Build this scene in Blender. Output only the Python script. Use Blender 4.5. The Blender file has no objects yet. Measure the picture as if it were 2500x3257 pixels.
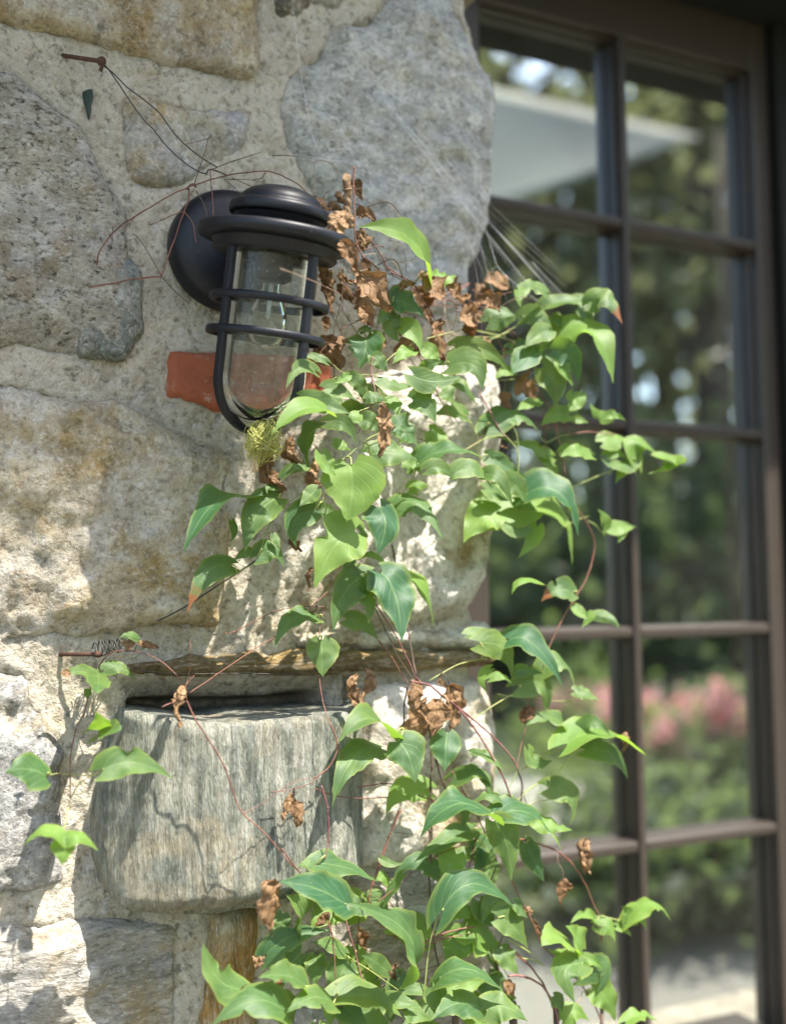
import bpy, bmesh, math, random
import numpy as np
from mathutils import Vector, Matrix, Euler, noise as mnoise
from mathutils.geometry import delaunay_2d_cdt
random.seed(7); rng = np.random.default_rng(11)
S = bpy.context.scene; COL = S.collection

# ------------------------------------------------------------------ camera, sky, sun, exposure
Z0 = 2.15          # height of the window's top glazing bar above the ground
D0 = 0.22          # the wall face stands this far in front of the window plane
F = 3500.0         # focal length in photograph pixels (2500 x 3257)
CAM = Vector((-0.999, -1.27, -0.545 + Z0))
def _rot(y, p, r):
    cy, sy = math.cos(y), math.sin(y); cp, sp = math.cos(p), math.sin(p); cr, sr = math.cos(r), math.sin(r)
    Ry = Matrix(((cy,0,sy),(0,1,0),(-sy,0,cy))); Rx = Matrix(((1,0,0),(0,cp,-sp),(0,sp,cp))); Rz = Matrix(((cr,-sr,0),(sr,cr,0),(0,0,1)))
    return Ry @ Rx @ Rz
RC = Matrix(((1,0,0),(0,0,-1),(0,1,0))) @ _rot(math.radians(-26.08), math.radians(4.39), math.radians(-0.59))
cam_d = bpy.data.cameras.new('camera'); cam = bpy.data.objects.new('camera', cam_d); COL.objects.link(cam); S.camera = cam
cam.matrix_world = Matrix.Translation(CAM) @ RC.to_4x4()
cam_d.sensor_width = 36; cam_d.sensor_fit = 'AUTO'; cam_d.lens = 36*F/3257; cam_d.clip_start = 0.02; cam_d.clip_end = 1000
cam_d.dof.use_dof = True; cam_d.dof.focus_distance = 1.015; cam_d.dof.aperture_fstop = cam_d.lens/1000/0.0185; cam_d.dof.aperture_blades = 0

SUN = Vector((0.55, -1.0, 2.0)).normalized()      # towards the sun
w = bpy.data.worlds.new('World'); S.world = w; w.use_nodes = True
nt = w.node_tree; sky = nt.nodes.new('ShaderNodeTexSky'); sky.sky_type = 'NISHITA'; sky.sun_disc = False
sky.sun_elevation = math.asin(SUN.z); sky.sun_rotation = math.atan2(SUN.x, SUN.y); sky.dust_density = 1.6; sky.ozone_density = 0.7
bgn = nt.nodes['Background']; nt.links.new(sky.outputs[0], bgn.inputs[0]); bgn.inputs[1].default_value = 0.15
sl = bpy.data.lights.new('sun', 'SUN'); sun = bpy.data.objects.new('sun', sl); COL.objects.link(sun)
sl.energy = 4.5; sl.angle = math.radians(0.5); sl.color = (1.0, 0.94, 0.86)
sun.rotation_euler = SUN.to_track_quat('Z', 'Y').to_euler(); sun.location = (0, -3, 6)
S.view_settings.view_transform = 'Standard'; S.view_settings.look = 'None'; S.view_settings.gamma = 1; S.view_settings.exposure = 1.86
try: S.cycles.max_bounces = 10; S.cycles.transparent_max_bounces = 24; S.cycles.sample_clamp_indirect = 6; S.cycles.caustics_reflective = False; S.cycles.caustics_refractive = False
except Exception: pass

# ------------------------------------------------------------------ helpers
def ray(x, y): return (RC @ Vector(((x-1250)/F, -(y-1628.5)/F, -1))).normalized()
def W(x, y, n):                      # photograph pixel -> the real point n metres in front of the window plane
    d = ray(x, y); t = (-n - CAM.y)/d.y
    return CAM + d*t
def mirror_pt(x, y, dist):           # what the pane mirrors at that pixel, dist metres out in the garden
    d = ray(x, y); h = W(x, y, -0.02); return h + Vector((d.x, -d.y, d.z))*dist
def onground(x, y):                  # garden ground point mirrored there
    d = ray(x, y); h = W(x, y, -0.02); return h + Vector((d.x, -d.y, d.z))*(h.z/-d.z)
def pxm(p): return (RC.inverted() @ (p-CAM)).z*-1/F     # metres per photograph pixel at p
def tag(o, label=None, cat=None, group=None, kind=None):
    for k, v in (('label',label),('category',cat),('group',group),('kind',kind)):
        if v: o[k] = v
    return o
def empty(name, loc, label, cat, group=None):
    o = bpy.data.objects.new(name, None); COL.objects.link(o); o.location = loc; o.empty_display_size = .05
    return tag(o, label, cat, group)
def absloc(o):
    l = Vector(o.location)
    while o.parent: o = o.parent; l = l + Vector(o.location)
    return l
def mesh(name, verts, faces, mat, parent=None, smooth=True, uv=None, loc=None):
    base = absloc(parent) if parent else Vector((0,0,0))
    org = Vector(loc) if loc else base
    me = bpy.data.meshes.new(name); me.from_pydata([tuple(Vector(v)-org) for v in verts], [], faces); me.update()
    if smooth: me.polygons.foreach_set('use_smooth', [True]*len(me.polygons))
    if uv is not None:
        l = me.uv_layers.new(name='UVMap')
        idx = np.empty(len(me.loops), dtype=np.int32); me.loops.foreach_get('vertex_index', idx)
        l.data.foreach_set('uv', np.asarray(uv, dtype=np.float32)[idx].ravel())
    me.materials.append(mat)
    o = bpy.data.objects.new(name, me); COL.objects.link(o)
    if parent: o.parent = parent
    o.location = org-base
    return o
class MB:
    def __init__(s): s.v = []; s.f = []
    def add(s, v, f):
        k = len(s.v); s.v += [Vector(p) for p in v]; s.f += [tuple(i+k for i in q) for q in f]; return s
    def box(s, a, b):
        x0,y0,z0 = a; x1,y1,z1 = b
        return s.add([(x0,y0,z0),(x1,y0,z0),(x1,y1,z0),(x0,y1,z0),(x0,y0,z1),(x1,y0,z1),(x1,y1,z1),(x0,y1,z1)],
                     [(0,3,2,1),(4,5,6,7),(0,1,5,4),(1,2,6,5),(2,3,7,6),(3,0,4,7)])
    def tube(s, pts, r, n=6, flat=None):
        pts = [Vector(p) for p in pts]; N = len(pts)
        rs = r if isinstance(r, (list, tuple)) else [r]*N
        up = Vector((0.13,-0.9,0.37)).normalized(); v = []
        for i, p in enumerate(pts):
            t = (pts[min(i+1,N-1)]-pts[max(i-1,0)])
            t = t.normalized() if t.length > 1e-9 else Vector((0,0,1))
            a = t.cross(up)
            if a.length < 1e-3: a = t.cross(Vector((1,0,0)))
            a.normalize(); b = a.cross(t); up = b if b.length > .1 else up
            for k in range(n):
                q = 2*math.pi*k/n; v.append(p + a*(math.cos(q)*rs[i]) + b*(math.sin(q)*rs[i]))
        f = []
        for i in range(N-1):
            for k in range(n):
                f.append((i*n+k, i*n+(k+1)%n, (i+1)*n+(k+1)%n, (i+1)*n+k))
        f.append(tuple(range(n))[::-1]); f.append(tuple((N-1)*n+k for k in range(n)))
        return s.add(v, f)
    def lathe(s, prof, M, n=64, a0=0, a1=None):
        full = a1 is None; m = n if full else n+1; a1 = 2*math.pi if full else a1
        v = []
        for (r, z) in prof:
            for k in range(m):
                q = a0+(a1-a0)*k/n; v.append(M @ Vector((r*math.cos(q), r*math.sin(q), z)))
        f = []
        for i in range(len(prof)-1):
            for k in range(n):
                j = (k+1) % m
                f.append((i*m+k, i*m+j, (i+1)*m+j, (i+1)*m+k))
        return s.add(v, f)
    def build(s, name, mat, parent=None, smooth=True, loc=None): return mesh(name, s.v, s.f, mat, parent, smooth, loc=loc)
def bevel(o, wd=.002, seg=2):
    m = o.modifiers.new('bevel', 'BEVEL'); m.width = wd; m.segments = seg; m.limit_method = 'ANGLE'; return o
def spline(pts, k=6):
    P = [Vector(p) for p in pts]
    if len(P) < 3: k = max(k, 4)
    out = []
    for i in range(len(P)-1):
        p0 = P[max(i-1,0)]; p1 = P[i]; p2 = P[i+1]; p3 = P[min(i+2,len(P)-1)]
        for j in range(k):
            t = j/k
            out.append(.5*((2*p1)+(p2-p0)*t+(2*p0-5*p1+4*p2-p3)*t*t+(3*p1-p0-3*p2+p3)*t**3))
    out.append(P[-1]); return out
def vnoise(x, y, seed=0):            # smooth value noise on arrays
    xi = np.floor(x).astype(np.int64); yi = np.floor(y).astype(np.int64); fx = x-xi; fy = y-yi
    fx = fx*fx*fx*(fx*(fx*6-15)+10); fy = fy*fy*fy*(fy*(fy*6-15)+10)
    def h(a, b):
        n = (a*374761393 + b*668265263 + seed*974634777) & 0xffffffff
        n = ((n ^ (n >> 13))*1274126177) & 0xffffffff
        n = ((n ^ (n >> 16))*2246822519) & 0xffffffff
        return (n & 0xffff)/65535.0
    return (h(xi,yi)*(1-fx)+h(xi+1,yi)*fx)*(1-fy)+(h(xi,yi+1)*(1-fx)+h(xi+1,yi+1)*fx)*fy
def fbm(x, y, sc, octv=4, seed=0, gain=.5):
    o = 0; a = 1; tot = 0
    for i in range(octv):
        o = o+a*(vnoise(x*sc+17.3*i, y*sc-9.1*i, seed+i)-.5); tot += a; a *= gain; sc *= 2.03
    return o/tot*2

# ------------------------------------------------------------------ materials
def newmat(name):
    m = bpy.data.materials.new(name); m.use_nodes = True; t = m.node_tree
    return m, t, t.nodes, t.nodes['Principled BSDF']
def N(t, typ, **kw):
    n = t.nodes.new(typ)
    for k, v in kw.items():
        if k in n.inputs: n.inputs[k].default_value = v
        else: setattr(n, k, v)
    return n
def L(t, a, b): t.links.new(a, b)
def coords(t, scale=(1,1,1), rot=(0,0,0), kind='Object'):
    c = N(t, 'ShaderNodeTexCoord'); mp = N(t, 'ShaderNodeMapping'); mp.inputs['Scale'].default_value = scale; mp.inputs['Rotation'].default_value = rot
    L(t, c.outputs[kind], mp.inputs[0]); return mp.outputs[0]
def tex(t, co, sc, det=6, rough=.6, dist=0):
    n = N(t, 'ShaderNodeTexNoise'); n.inputs['Scale'].default_value = sc; n.inputs['Detail'].default_value = det; n.inputs['Roughness'].default_value = rough; n.inputs['Distortion'].default_value = dist
    L(t, co, n.inputs['Vector']); return n.outputs['Fac']
def ramp(t, fac, stops, interp='LINEAR'):
    r = N(t, 'ShaderNodeValToRGB'); e = r.color_ramp.elements; r.color_ramp.interpolation = interp
    while len(e) < len(stops): e.new(.5)
    for k, (p, c) in enumerate(stops):
        e[k].position = p; e[k].color = (c, c, c, 1) if isinstance(c, (int, float)) else (*c, 1)
    L(t, fac, r.inputs[0]); return r.outputs[0]
def mix(t, fac, a, b, mode='MIX'):
    n = N(t, 'ShaderNodeMix', data_type='RGBA', blend_type=mode)
    for s, v in ((n.inputs[0], fac), (n.inputs[6], a), (n.inputs[7], b)):
        if isinstance(v, bpy.types.NodeSocket): L(t, v, s)
        elif isinstance(v, (int, float)): s.default_value = v
        else: s.default_value = (*v, 1)
    return n.outputs[2]
def bump(t, bs, h, strength=.5, dist=.003):
    b = N(t, 'ShaderNodeBump'); b.inputs['Strength'].default_value = strength; b.inputs['Distance'].default_value = dist
    L(t, h, b.inputs['Height']); L(t, b.outputs[0], bs.inputs['Normal'])
def stone_mat(name, base, alt, stain, sc=9, speck=.35, stainamt=.5, streak=None, bs_=.8, bd=.004, seedrot=0.0, white=.25, grit=.55):
    m, t, nn, b = newmat(name)
    co = coords(t, streak or (1,1,1), (seedrot, seedrot*.7, seedrot*1.3))
    co1 = coords(t, (1,1,1), (seedrot*.3, .4, seedrot))
    c = mix(t, ramp(t, tex(t, co, sc, 8, .62, .3), [(.38, 0.), (.62, 1.)]), base, alt)
    c = mix(t, ramp(t, tex(t, co1, sc*.55, 7, .68, .6), [(.62-.22*stainamt, 0.), (.72-.12*stainamt, 1.)]), c, stain)
    c = mix(t, ramp(t, tex(t, co1, sc*1.4, 8, .7, .8), [(.58, 0.), (.70, white)]), c, (.62,.60,.55))
    f = tex(t, co, 95, 5, .7)
    g = tex(t, co, 42, 8, .72, .3)
    c = mix(t, ramp(t, g, [(.40, grit), (.56, 0.)]), c, mix(t, 1.0, c, (.50,.48,.44), 'MULTIPLY'))
    c = mix(t, ramp(t, g, [(.54, 0.), (.66, grit*.8)]), c, (.60,.58,.52))
    c = mix(t, ramp(t, f, [(.34, min(1, speck*1.3)), (.47, 0.)]), c, (.075,.068,.05))
    c = mix(t, ramp(t, tex(t, co, 190, 4, .65), [(.38, grit*.8), (.50, 0.)]), c, mix(t, 1.0, c, (.45,.43,.40), 'MULTIPLY'))
    c = mix(t, ramp(t, tex(t, co, 230, 3, .6), [(.55, 0.), (.70, .45)]), c, (.68,.66,.60))
    v = N(t, 'ShaderNodeTexVoronoi'); v.inputs['Scale'].default_value = 60; L(t, co1, v.inputs['Vector'])
    c = mix(t, ramp(t, v.outputs['Distance'], [(.05, speck*1.1), (.16, 0.)]), c, (.05,.05,.045))
    L(t, c, b.inputs['Base Color']); b.inputs['Roughness'].default_value = .92; b.inputs['Specular IOR Level'].default_value = .25
    h = N(t, 'ShaderNodeMath', operation='ADD'); L(t, f, h.inputs[0]); L(t, tex(t, co, 26, 8, .7, .4), h.inputs[1])
    bump(t, b, h.outputs[0], bs_, bd*1.7); return m
MORTAR = stone_mat('mortar', (.57,.515,.42), (.47,.42,.33), (.42,.36,.23), 7, .45, .3, None, 1., .005, .3, .15, .36)
OCHRE = stone_mat('ochre_limestone', (.49,.40,.25), (.42,.385,.33), (.33,.225,.095), 11, .3, .68, None, .9, .005, .9, .5)
OCHRE2 = stone_mat('pale_ochre_limestone', (.54,.47,.34), (.46,.42,.355), (.37,.27,.125), 13, .25, .62, None, .9, .005, 1.7, .55)
BLUEGREEN = stone_mat('blue_green_stone', (.34,.325,.27), (.19,.21,.195), (.13,.15,.12), 18, .5, .5, None, .9, .005, 1.4, .35)
GRANITE = stone_mat('speckled_granite', (.46,.425,.36), (.35,.325,.275), (.27,.21,.12), 15, .75, .45, (1,1,1.6), .9, .005, .5, .4)
BOULDER = stone_mat('grey_boulder', (.43,.42,.385), (.31,.315,.30), (.38,.345,.265), 24, .35, .35, (1,1,1.2), .55, .003, 0.2, .3)
BLUE = stone_mat('blue_grey_stone', (.31,.30,.285), (.215,.215,.21), (.30,.25,.16), 16, .45, .4, None, .8, .004, 2.4, .35)
MOTTLED = stone_mat('mottled_stone', (.34,.335,.325), (.42,.38,.29), (.36,.24,.085), 17, .3, .62, None, .8, .004, 3.1, .3)
SCHIST = stone_mat('green_schist', (.48,.48,.385), (.165,.19,.155), (.44,.37,.24), 15, .12, .45, (4.2,2.2,.6), 1.0, .007, 0.0, .5)
LAYERED = stone_mat('bottom_stone', (.41,.38,.33), (.31,.30,.275), (.33,.25,.13), 9, .25, .4, (.6,1,1.8), .8, .005, .25, .35)
RUST = stone_mat('rust_stone', (.38,.31,.17), (.30,.27,.19), (.36,.20,.05), 10, .3, .7, (3,1,.5), .8, .004, 0.0, .3)
SLATE = stone_mat('brown_ledge', (.23,.155,.055), (.15,.11,.05), (.30,.20,.06), 14, .15, .5, (.5,1,4), .8, .004, 0.0, .1)
DARKSTONE = stone_mat('dark_stone', (.10,.10,.09), (.16,.15,.12), (.2,.16,.09), 20, .4, .4, None, .8, .004, 0.5, .1)
WHITEST = stone_mat('pale_rough_stone', (.72,.68,.60), (.62,.57,.48), (.34,.25,.12), 14, .25, .52, None, 1., .006, 1.1, .5)
def brick_mat():
    m, t, nn, b = newmat('red_brick'); co = coords(t)
    c = mix(t, tex(t, co, 30, 6, .6), (.23,.058,.024), (.31,.09,.04))
    c = mix(t, ramp(t, tex(t, co, 70, 6, .7), [(.62, 0.), (.72, .7)]), c, (.5,.42,.34))
    c = mix(t, ramp(t, tex(t, co, 120, 4, .7), [(.34, .6), (.46, 0.)]), c, (.1,.04,.02))
    c = mix(t, ramp(t, tex(t, co, 22, 7, .75, .5), [(.54, 0.), (.66, .6)]), c, (.40,.30,.22))
    L(t, c, b.inputs['Base Color']); b.inputs['Roughness'].default_value = .9; bump(t, b, tex(t, co, 160, 6, .7), .6, .002); return m
BRICK = brick_mat()
def simple(name, col, rough=.5, metal=0, var=.25, sc=40, bmp=0., spec=.5, dirt=None, coat=0):
    m, t, nn, b = newmat(name); co = coords(t)
    c = mix(t, tex(t, co, sc, 6, .65), tuple(x*(1-var) for x in col), tuple(min(1, x*(1+var)) for x in col))
    if dirt: c = mix(t, ramp(t, tex(t, co, dirt[1], 6, .75), [(dirt[2], 0.), (dirt[2]+.08, dirt[3])]), c, dirt[0])
    L(t, c, b.inputs['Base Color']); b.inputs['Roughness'].default_value = rough; b.inputs['Metallic'].default_value = metal; b.inputs['Specular IOR Level'].default_value = spec
    if bmp: bump(t, b, tex(t, co, sc*3, 5, .7), bmp, .001)
    return m
BLACK = simple('black_painted_metal', (.0045,.0055,.009), .46, 0, .3, 90, .15, .32, ((.30,.27,.2), 300, .63, .6))
BRONZE = simple('brown_window_paint', (.040,.032,.026), .38, 0, .2, 60, .12, .4, ((.2,.17,.14), 200, .72, .4))
DARKWOOD = simple('dark_timber', (.010,.011,.009), .7, 0, .3, 20, .2, .2)
RUSTY = simple('rusty_iron', (.075,.04,.027), .8, .2, .5, 150, .6, .3, ((.22,.09,.03), 120, .55, .8))
WIRE = simple('old_wire', (.05,.046,.04), .6, .3, .3, 100)
WEB = simple('spider_silk', (.75,.75,.78), .4, 0, .05, 50)
ROOFM = simple('roof_board', (.16,.15,.13), .8, 0, .2, 8, .2)
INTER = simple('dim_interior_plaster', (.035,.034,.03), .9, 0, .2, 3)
MOSS = simple('dark_green_residue', (.016,.034,.022), .6, 0, .5, 120, .5)
def stem_mat(name, a, b_, rough=.6, sc=30):
    m, t, nn, b = newmat(name); co = coords(t)
    c = mix(t, ramp(t, tex(t, co, sc, 5, .6), [(.4, 0.), (.6, 1.)]), a, b_)
    L(t, c, b.inputs['Base Color']); b.inputs['Roughness'].default_value = rough; bump(t, b, tex(t, co, 400, 3, .6), .4, .0006); return m
STEM_RED = stem_mat('red_brown_stem', (.105,.036,.025), (.18,.072,.042))
STEM_PURPLE = stem_mat('purple_stem', (.13,.045,.045), (.20,.09,.075))
STEM_DARK = stem_mat('dark_woody_stem', (.05,.033,.024), (.11,.075,.05), .8)
STEM_GREEN = stem_mat('green_petiole', (.20,.24,.06), (.29,.30,.10))
STEM_PALE = stem_mat('pale_dry_twig', (.35,.27,.2), (.24,.15,.1))
def leaf_mat(name, c1, c2, trans, vein, tfac=.35, rough=.52, dry=False):
    m, t, nn, b = newmat(name)
    uv = N(t, 'ShaderNodeTexCoord').outputs['UV']; co = coords(t)
    oi = N(t, 'ShaderNodeObjectInfo')
    sep = N(t, 'ShaderNodeSeparateXYZ'); L(t, uv, sep.inputs[0])
    def M(op, a, bb=None, clamp=False):
        n = N(t, 'ShaderNodeMath', operation=op, use_clamp=clamp)
        for s, v in zip(n.inputs, (a, bb)):
            if v is None: continue
            if isinstance(v, bpy.types.NodeSocket): L(t, v, s)
            else: s.default_value = v
        return n.outputs[0]
    side = M('ABSOLUTE', M('SUBTRACT', sep.outputs[0], .5))          # 0 on the midrib .. 0.5 at the edge
    c = mix(t, ramp(t, oi.outputs['Random'], [(0., 0.), (1., 1.)]), c1, c2)
    c = mix(t, ramp(t, tex(t, co, 55, 6, .6), [(.35, .55), (.65, 0.)]), c, tuple(x*.72 for x in c1))
    if not dry:
        c = mix(t, ramp(t, tex(t, co, 130, 6, .7), [(.62, 0.), (.72, .5)]), c, tuple(min(1, x*1.6+.02) for x in c2))
        c = mix(t, ramp(t, side, [(.38, 0.), (.5, .6)]), c, (.19,.23,.05))
        c = mix(t, ramp(t, tex(t, co, 75, 5, .75), [(.68, 0.), (.71, .75)]), c, (.13,.07,.025))
    # veins: the midrib and arching side veins
    mid = ramp(t, side, [(.012, 1.), (.040, 0.)])
    arch = M('SUBTRACT', M('MULTIPLY', sep.outputs[1], 5.0), M('MULTIPLY', side, 5.5))
    ln = M('ABSOLUTE', M('SUBTRACT', M('FRACT', arch), .5))
    sv = ramp(t, ln, [(.02, .75), (.09, 0.)])
    ve = M('MAXIMUM', mid, sv)
    c = mix(t, M('MULTIPLY', ve, .42 if not dry else .3), c, vein)
    # browned tips on leaves that carry them
    at = N(t, 'ShaderNodeAttribute', attribute_type='OBJECT', attribute_name='browned')
    bm = M('MULTIPLY', ramp(t, M('ADD', sep.outputs[1], M('MULTIPLY', M('SUBTRACT', tex(t, co, 80, 4, .6), .5), .6)), [(.74, 0.), (.80, 1.)]), at.outputs['Fac'])
    c = mix(t, bm, c, (.20,.075,.03))
    L(t, c, b.inputs['Base Color']); b.inputs['Roughness'].default_value = rough; b.inputs['Specular IOR Level'].default_value = .36 if not dry else .3
    h = M('SUBTRACT', M('MULTIPLY', tex(t, co, 120 if not dry else 90, 5, .6), .6), M('MULTIPLY', ve, .5))
    bump(t, b, h, .35 if not dry else .9, .0012 if not dry else .003)
    tr = N(t, 'ShaderNodeBsdfTranslucent')
    L(t, mix(t, .5, mix(t, bm, trans, (.3,.1,.03)), mix(t, 1.0, trans, c, 'MULTIPLY') if False else mix(t, M('MULTIPLY', ve, .5), trans, tuple(x*.5 for x in trans))), tr.inputs[0])
    ms = N(t, 'ShaderNodeMixShader'); ms.inputs[0].default_value = tfac
    L(t, b.outputs[0], ms.inputs[1]); L(t, tr.outputs[0], ms.inputs[2]); L(t, ms.outputs[0], nn['Material Output'].inputs[0])
    return m
LEAF = {'g': leaf_mat('mature_leaf', (.024,.090,.044), (.125,.185,.042), (.22,.38,.035), (.19,.28,.11), .40),
        'y': leaf_mat('young_leaf', (.105,.20,.040), (.16,.25,.055), (.30,.50,.045), (.2,.3,.1), .42),
        'r': leaf_mat('dried_leaf', (.13,.068,.028), (.36,.225,.115), (.26,.12,.04), (.30,.19,.09), .22, .65, True)}
STYLE = simple('seed_style', (.33,.33,.08), .5, 0, .2, 60)

# ------------------------------------------------------------------ ground and garden
def struct(o): return tag(o, kind='structure')
gm, t, nn, b = newmat('lawn'); co = coords(t)
c = mix(t, tex(t, co, 1.2, 8, .7), (.095,.105,.045), (.14,.145,.065)); c = mix(t, ramp(t, tex(t, co, .35, 5, .6), [(.45, 0.), (.6, .6)]), c, (.17,.17,.09))
L(t, c, b.inputs['Base Color']); b.inputs['Roughness'].default_value = .95; bump(t, b, tex(t, co, 40, 6, .7), .8, .03)
struct(mesh('lawn', [(-250,-300,0),(250,-300,0),(250,200,0),(-250,200,0)], [(0,1,2,3)], gm, None, False))
pm, t, nn, b = newmat('gravel_path'); co = coords(t)
c = mix(t, tex(t, co, 30, 8, .75), (.15,.14,.115), (.23,.215,.18)); c = mix(t, ramp(t, tex(t, co, 1.9, 6, .65), [(.50, 0.), (.62, .7)]), c, (.15,.15,.08))
L(t, c, b.inputs['Base Color']); b.inputs['Roughness'].default_value = .95; bump(t, b, tex(t, co, 60, 6, .7), .8, .01)
def patch(name, pts, z, m, seg=8):
    pts = spline([(x, y, z) for x, y in pts+pts[:1]], seg)[:-1]
    return struct(mesh(name, pts, [tuple(range(len(pts)))], m, None, False))
g1 = [onground(1560,2480), onground(2000,2440), onground(2420,2400), onground(2460,2620), onground(2450,2760), onground(2000,2770), onground(1560,2760)]
gp, t, nn, b = newmat('pale_gravel'); co = coords(t)
c = mix(t, tex(t, co, 25, 8, .75), (.40,.37,.31), (.56,.52,.45)); L(t, c, b.inputs['Base Color']); b.inputs['Roughness'].default_value = .95; bump(t, b, tex(t, co, 60, 6, .7), .8, .01)
patch('gravel_path', [(p.x, p.y) for p in g1], .004, gp)
mb = MB(); mb.add([(-6,-3.5,.004),(6,-3.3,.004),(6,.2,.004),(-6,.2,.004)],[(0,1,2,3)]); struct(mb.build('stone_terrace', pm, None, False))

def foliage_mat(name, a, b_, tr):
    m, t, nn, b = newmat(name); oi = N(t, 'ShaderNodeObjectInfo'); co = coords(t)
    c = mix(t, tex(t, co, .9, 4, .7), a, b_); L(t, c, b.inputs['Base Color']); b.inputs['Roughness'].default_value = .55
    tb = N(t, 'ShaderNodeBsdfTranslucent'); tb.inputs[0].default_value = (*tr, 1); ms = N(t, 'ShaderNodeMixShader'); ms.inputs[0].default_value = .5
    L(t, b.outputs[0], ms.inputs[1]); L(t, tb.outputs[0], ms.inputs[2]); L(t, ms.outputs[0], nn['Material Output'].inputs[0]); return m
FOL = foliage_mat('tree_foliage', (.095,.112,.058), (.14,.15,.082), (.31,.33,.15))
FOLD = foliage_mat('dark_shrub_foliage', (.055,.085,.04), (.09,.12,.055), (.18,.24,.08))
FOLY = foliage_mat('light_shrub_foliage', (.09,.14,.045), (.14,.19,.07), (.25,.34,.08))
PINK = foliage_mat('pink_petals', (.66,.36,.38), (.78,.55,.54), (.7,.3,.3))
BARK = simple('bark', (.085,.062,.045), .95, 0, .35, 6, .8)
def quads(pts, size, seed):
    r = np.random.default_rng(seed); n = len(pts)
    a = r.normal(size=(n,3)); a /= np.linalg.norm(a,axis=1)[:,None]; q = r.normal(size=(n,3)); bb = np.cross(a,q); bb /= np.linalg.norm(bb,axis=1)[:,None]
    s = size*(.6+.8*r.random((n,1)))
    v = np.stack([pts-a*s, pts+bb*s*.5, pts+a*s, pts-bb*s*.5], 1).reshape(-1,3)
    f = np.arange(n*4).reshape(-1,4)
    return v, f
def clumpy(n, k, radius, squash, clump, seed):
    r = np.random.default_rng(seed); c = r.normal(size=(k,3)); c /= np.linalg.norm(c,axis=1)[:,None]
    c *= (r.random((k,1))**.45)*radius; c[:,2] *= squash
    which = r.integers(0,k,n); p = r.normal(size=(n,3))*clump*(.5+.9*r.random(k))[which][:,None]
    return c[which]+p
def npmesh(name, v, f, m):
    me = bpy.data.meshes.new(name); me.from_pydata(v.tolist(), [], f.tolist()); me.materials.append(m); me.update(); return me
crowns = []
for k in range(3):
    v, f = quads(clumpy(950, 30, 2.8, 1.35, .32, 40+k), .16, 50+k); crowns.append(npmesh('crown', v, f, FOL))
trunks = []
for k in range(3):
    mb = MB(); r = random.Random(k)
    mb.tube(spline([(0,0,-.1),(.05,.02,1.5),(-.06,.05,3.2),(.05,0,5.2),(0,.05,7.5)]), [.26-.2*i/24 for i in range(25)], 10)
    for j in range(7):
        z = 3+j*.6; a = j*2.4; mb.tube(spline([(0,0,z),(math.cos(a)*.9,math.sin(a)*.9,z+.7),(math.cos(a)*2,math.sin(a)*2,z+1.3)]), [.09-.06*i/12 for i in range(13)], 6)
    me = bpy.data.meshes.new('trunk'); me.from_pydata([tuple(p) for p in mb.v], [], mb.f); me.materials.append(BARK); trunks.append(me)
def tree(loc, h, k, label, wide=1.0, group='trees at the back of the garden'):
    e = empty('garden_tree', (loc[0], loc[1], 0), label, 'tree', group); s = h/8.6
    for nm, me, z in (('trunk', trunks[k%3], 0), ('crown', crowns[k%3], 5.4*s)):
        o = bpy.data.objects.new(nm, me); COL.objects.link(o); o.parent = e; o.location = (0,0,z); o.scale = (s*wide, s*wide, s); o.rotation_euler.z = k*1.3
    return e
spots = [(1600,15,10.5,1.0),(1780,19,12.5,1.05),(1950,15.5,11.8,.95),(2120,21,13.5,1.1),(2260,14,11.6,.95),(2420,20,13,1.1),(1500,21,12,1.1),(2600,17,12.5,1.1),(1350,17,12,1.1),(1080,16,11,1.1),(800,19,12.5,1.1),(480,16,11.5,1.1),(100,20,13,1.1)]
for i, (x, d_, h_, wd) in enumerate(spots):
    p = mirror_pt(x, 1880, d_*1.3); tree(p, h_*1.3, i, 'tall garden tree mirrored in the window panes, sky showing through its crown', wd)
for i in range(14):
    p = mirror_pt(300+180*i, 1880, 33+4*(i%3)); tree(p, 6+(i*37%5)*.45, i+1, 'more distant garden tree mirrored low in the window panes', 1.5, 'far trees behind the garden')
def shrub(p, r, h, m, name, label, cat, seed, flowers=0, group=None, n=900):
    e = empty(name, (p.x, p.y, 0), label, cat, group)
    pts = clumpy(n, 14, r, h/r*.55, r*.26, seed); pts[:,2] = np.abs(pts[:,2]+h*.5); v, f = quads(pts, r*.11, seed+1)
    o = bpy.data.objects.new('foliage', npmesh('foliage', v, f, m)); COL.objects.link(o); o.parent = e
    mb = MB()
    for j in range(5): mb.tube([(0,0,-.02),(math.cos(j*1.3)*r*.25,math.sin(j*1.3)*r*.25,h*.35),(math.cos(j*1.3)*r*.45,math.sin(j*1.3)*r*.45,h*.7)], .012, 5)
    me = bpy.data.meshes.new('stem'); me.from_pydata([tuple(q) for q in mb.v], [], mb.f); me.materials.append(BARK); o = bpy.data.objects.new('stem', me); COL.objects.link(o); o.parent = e
    rr = random.Random(seed)
    for j in range(flowers):
        a = rr.random()*6.28; q = np.array([math.cos(a)*r*.8*rr.random(), math.sin(a)*r*.8*rr.random(), h*(.75+.35*rr.random())])
        v, f = quads(np.random.default_rng(seed+j).normal(size=(70,3))*r*.10+q, r*.07, seed+j+9)
        o = bpy.data.objects.new('flower_head', npmesh('flower_head', v, f, PINK)); COL.objects.link(o); o.parent = e
    return e
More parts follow.
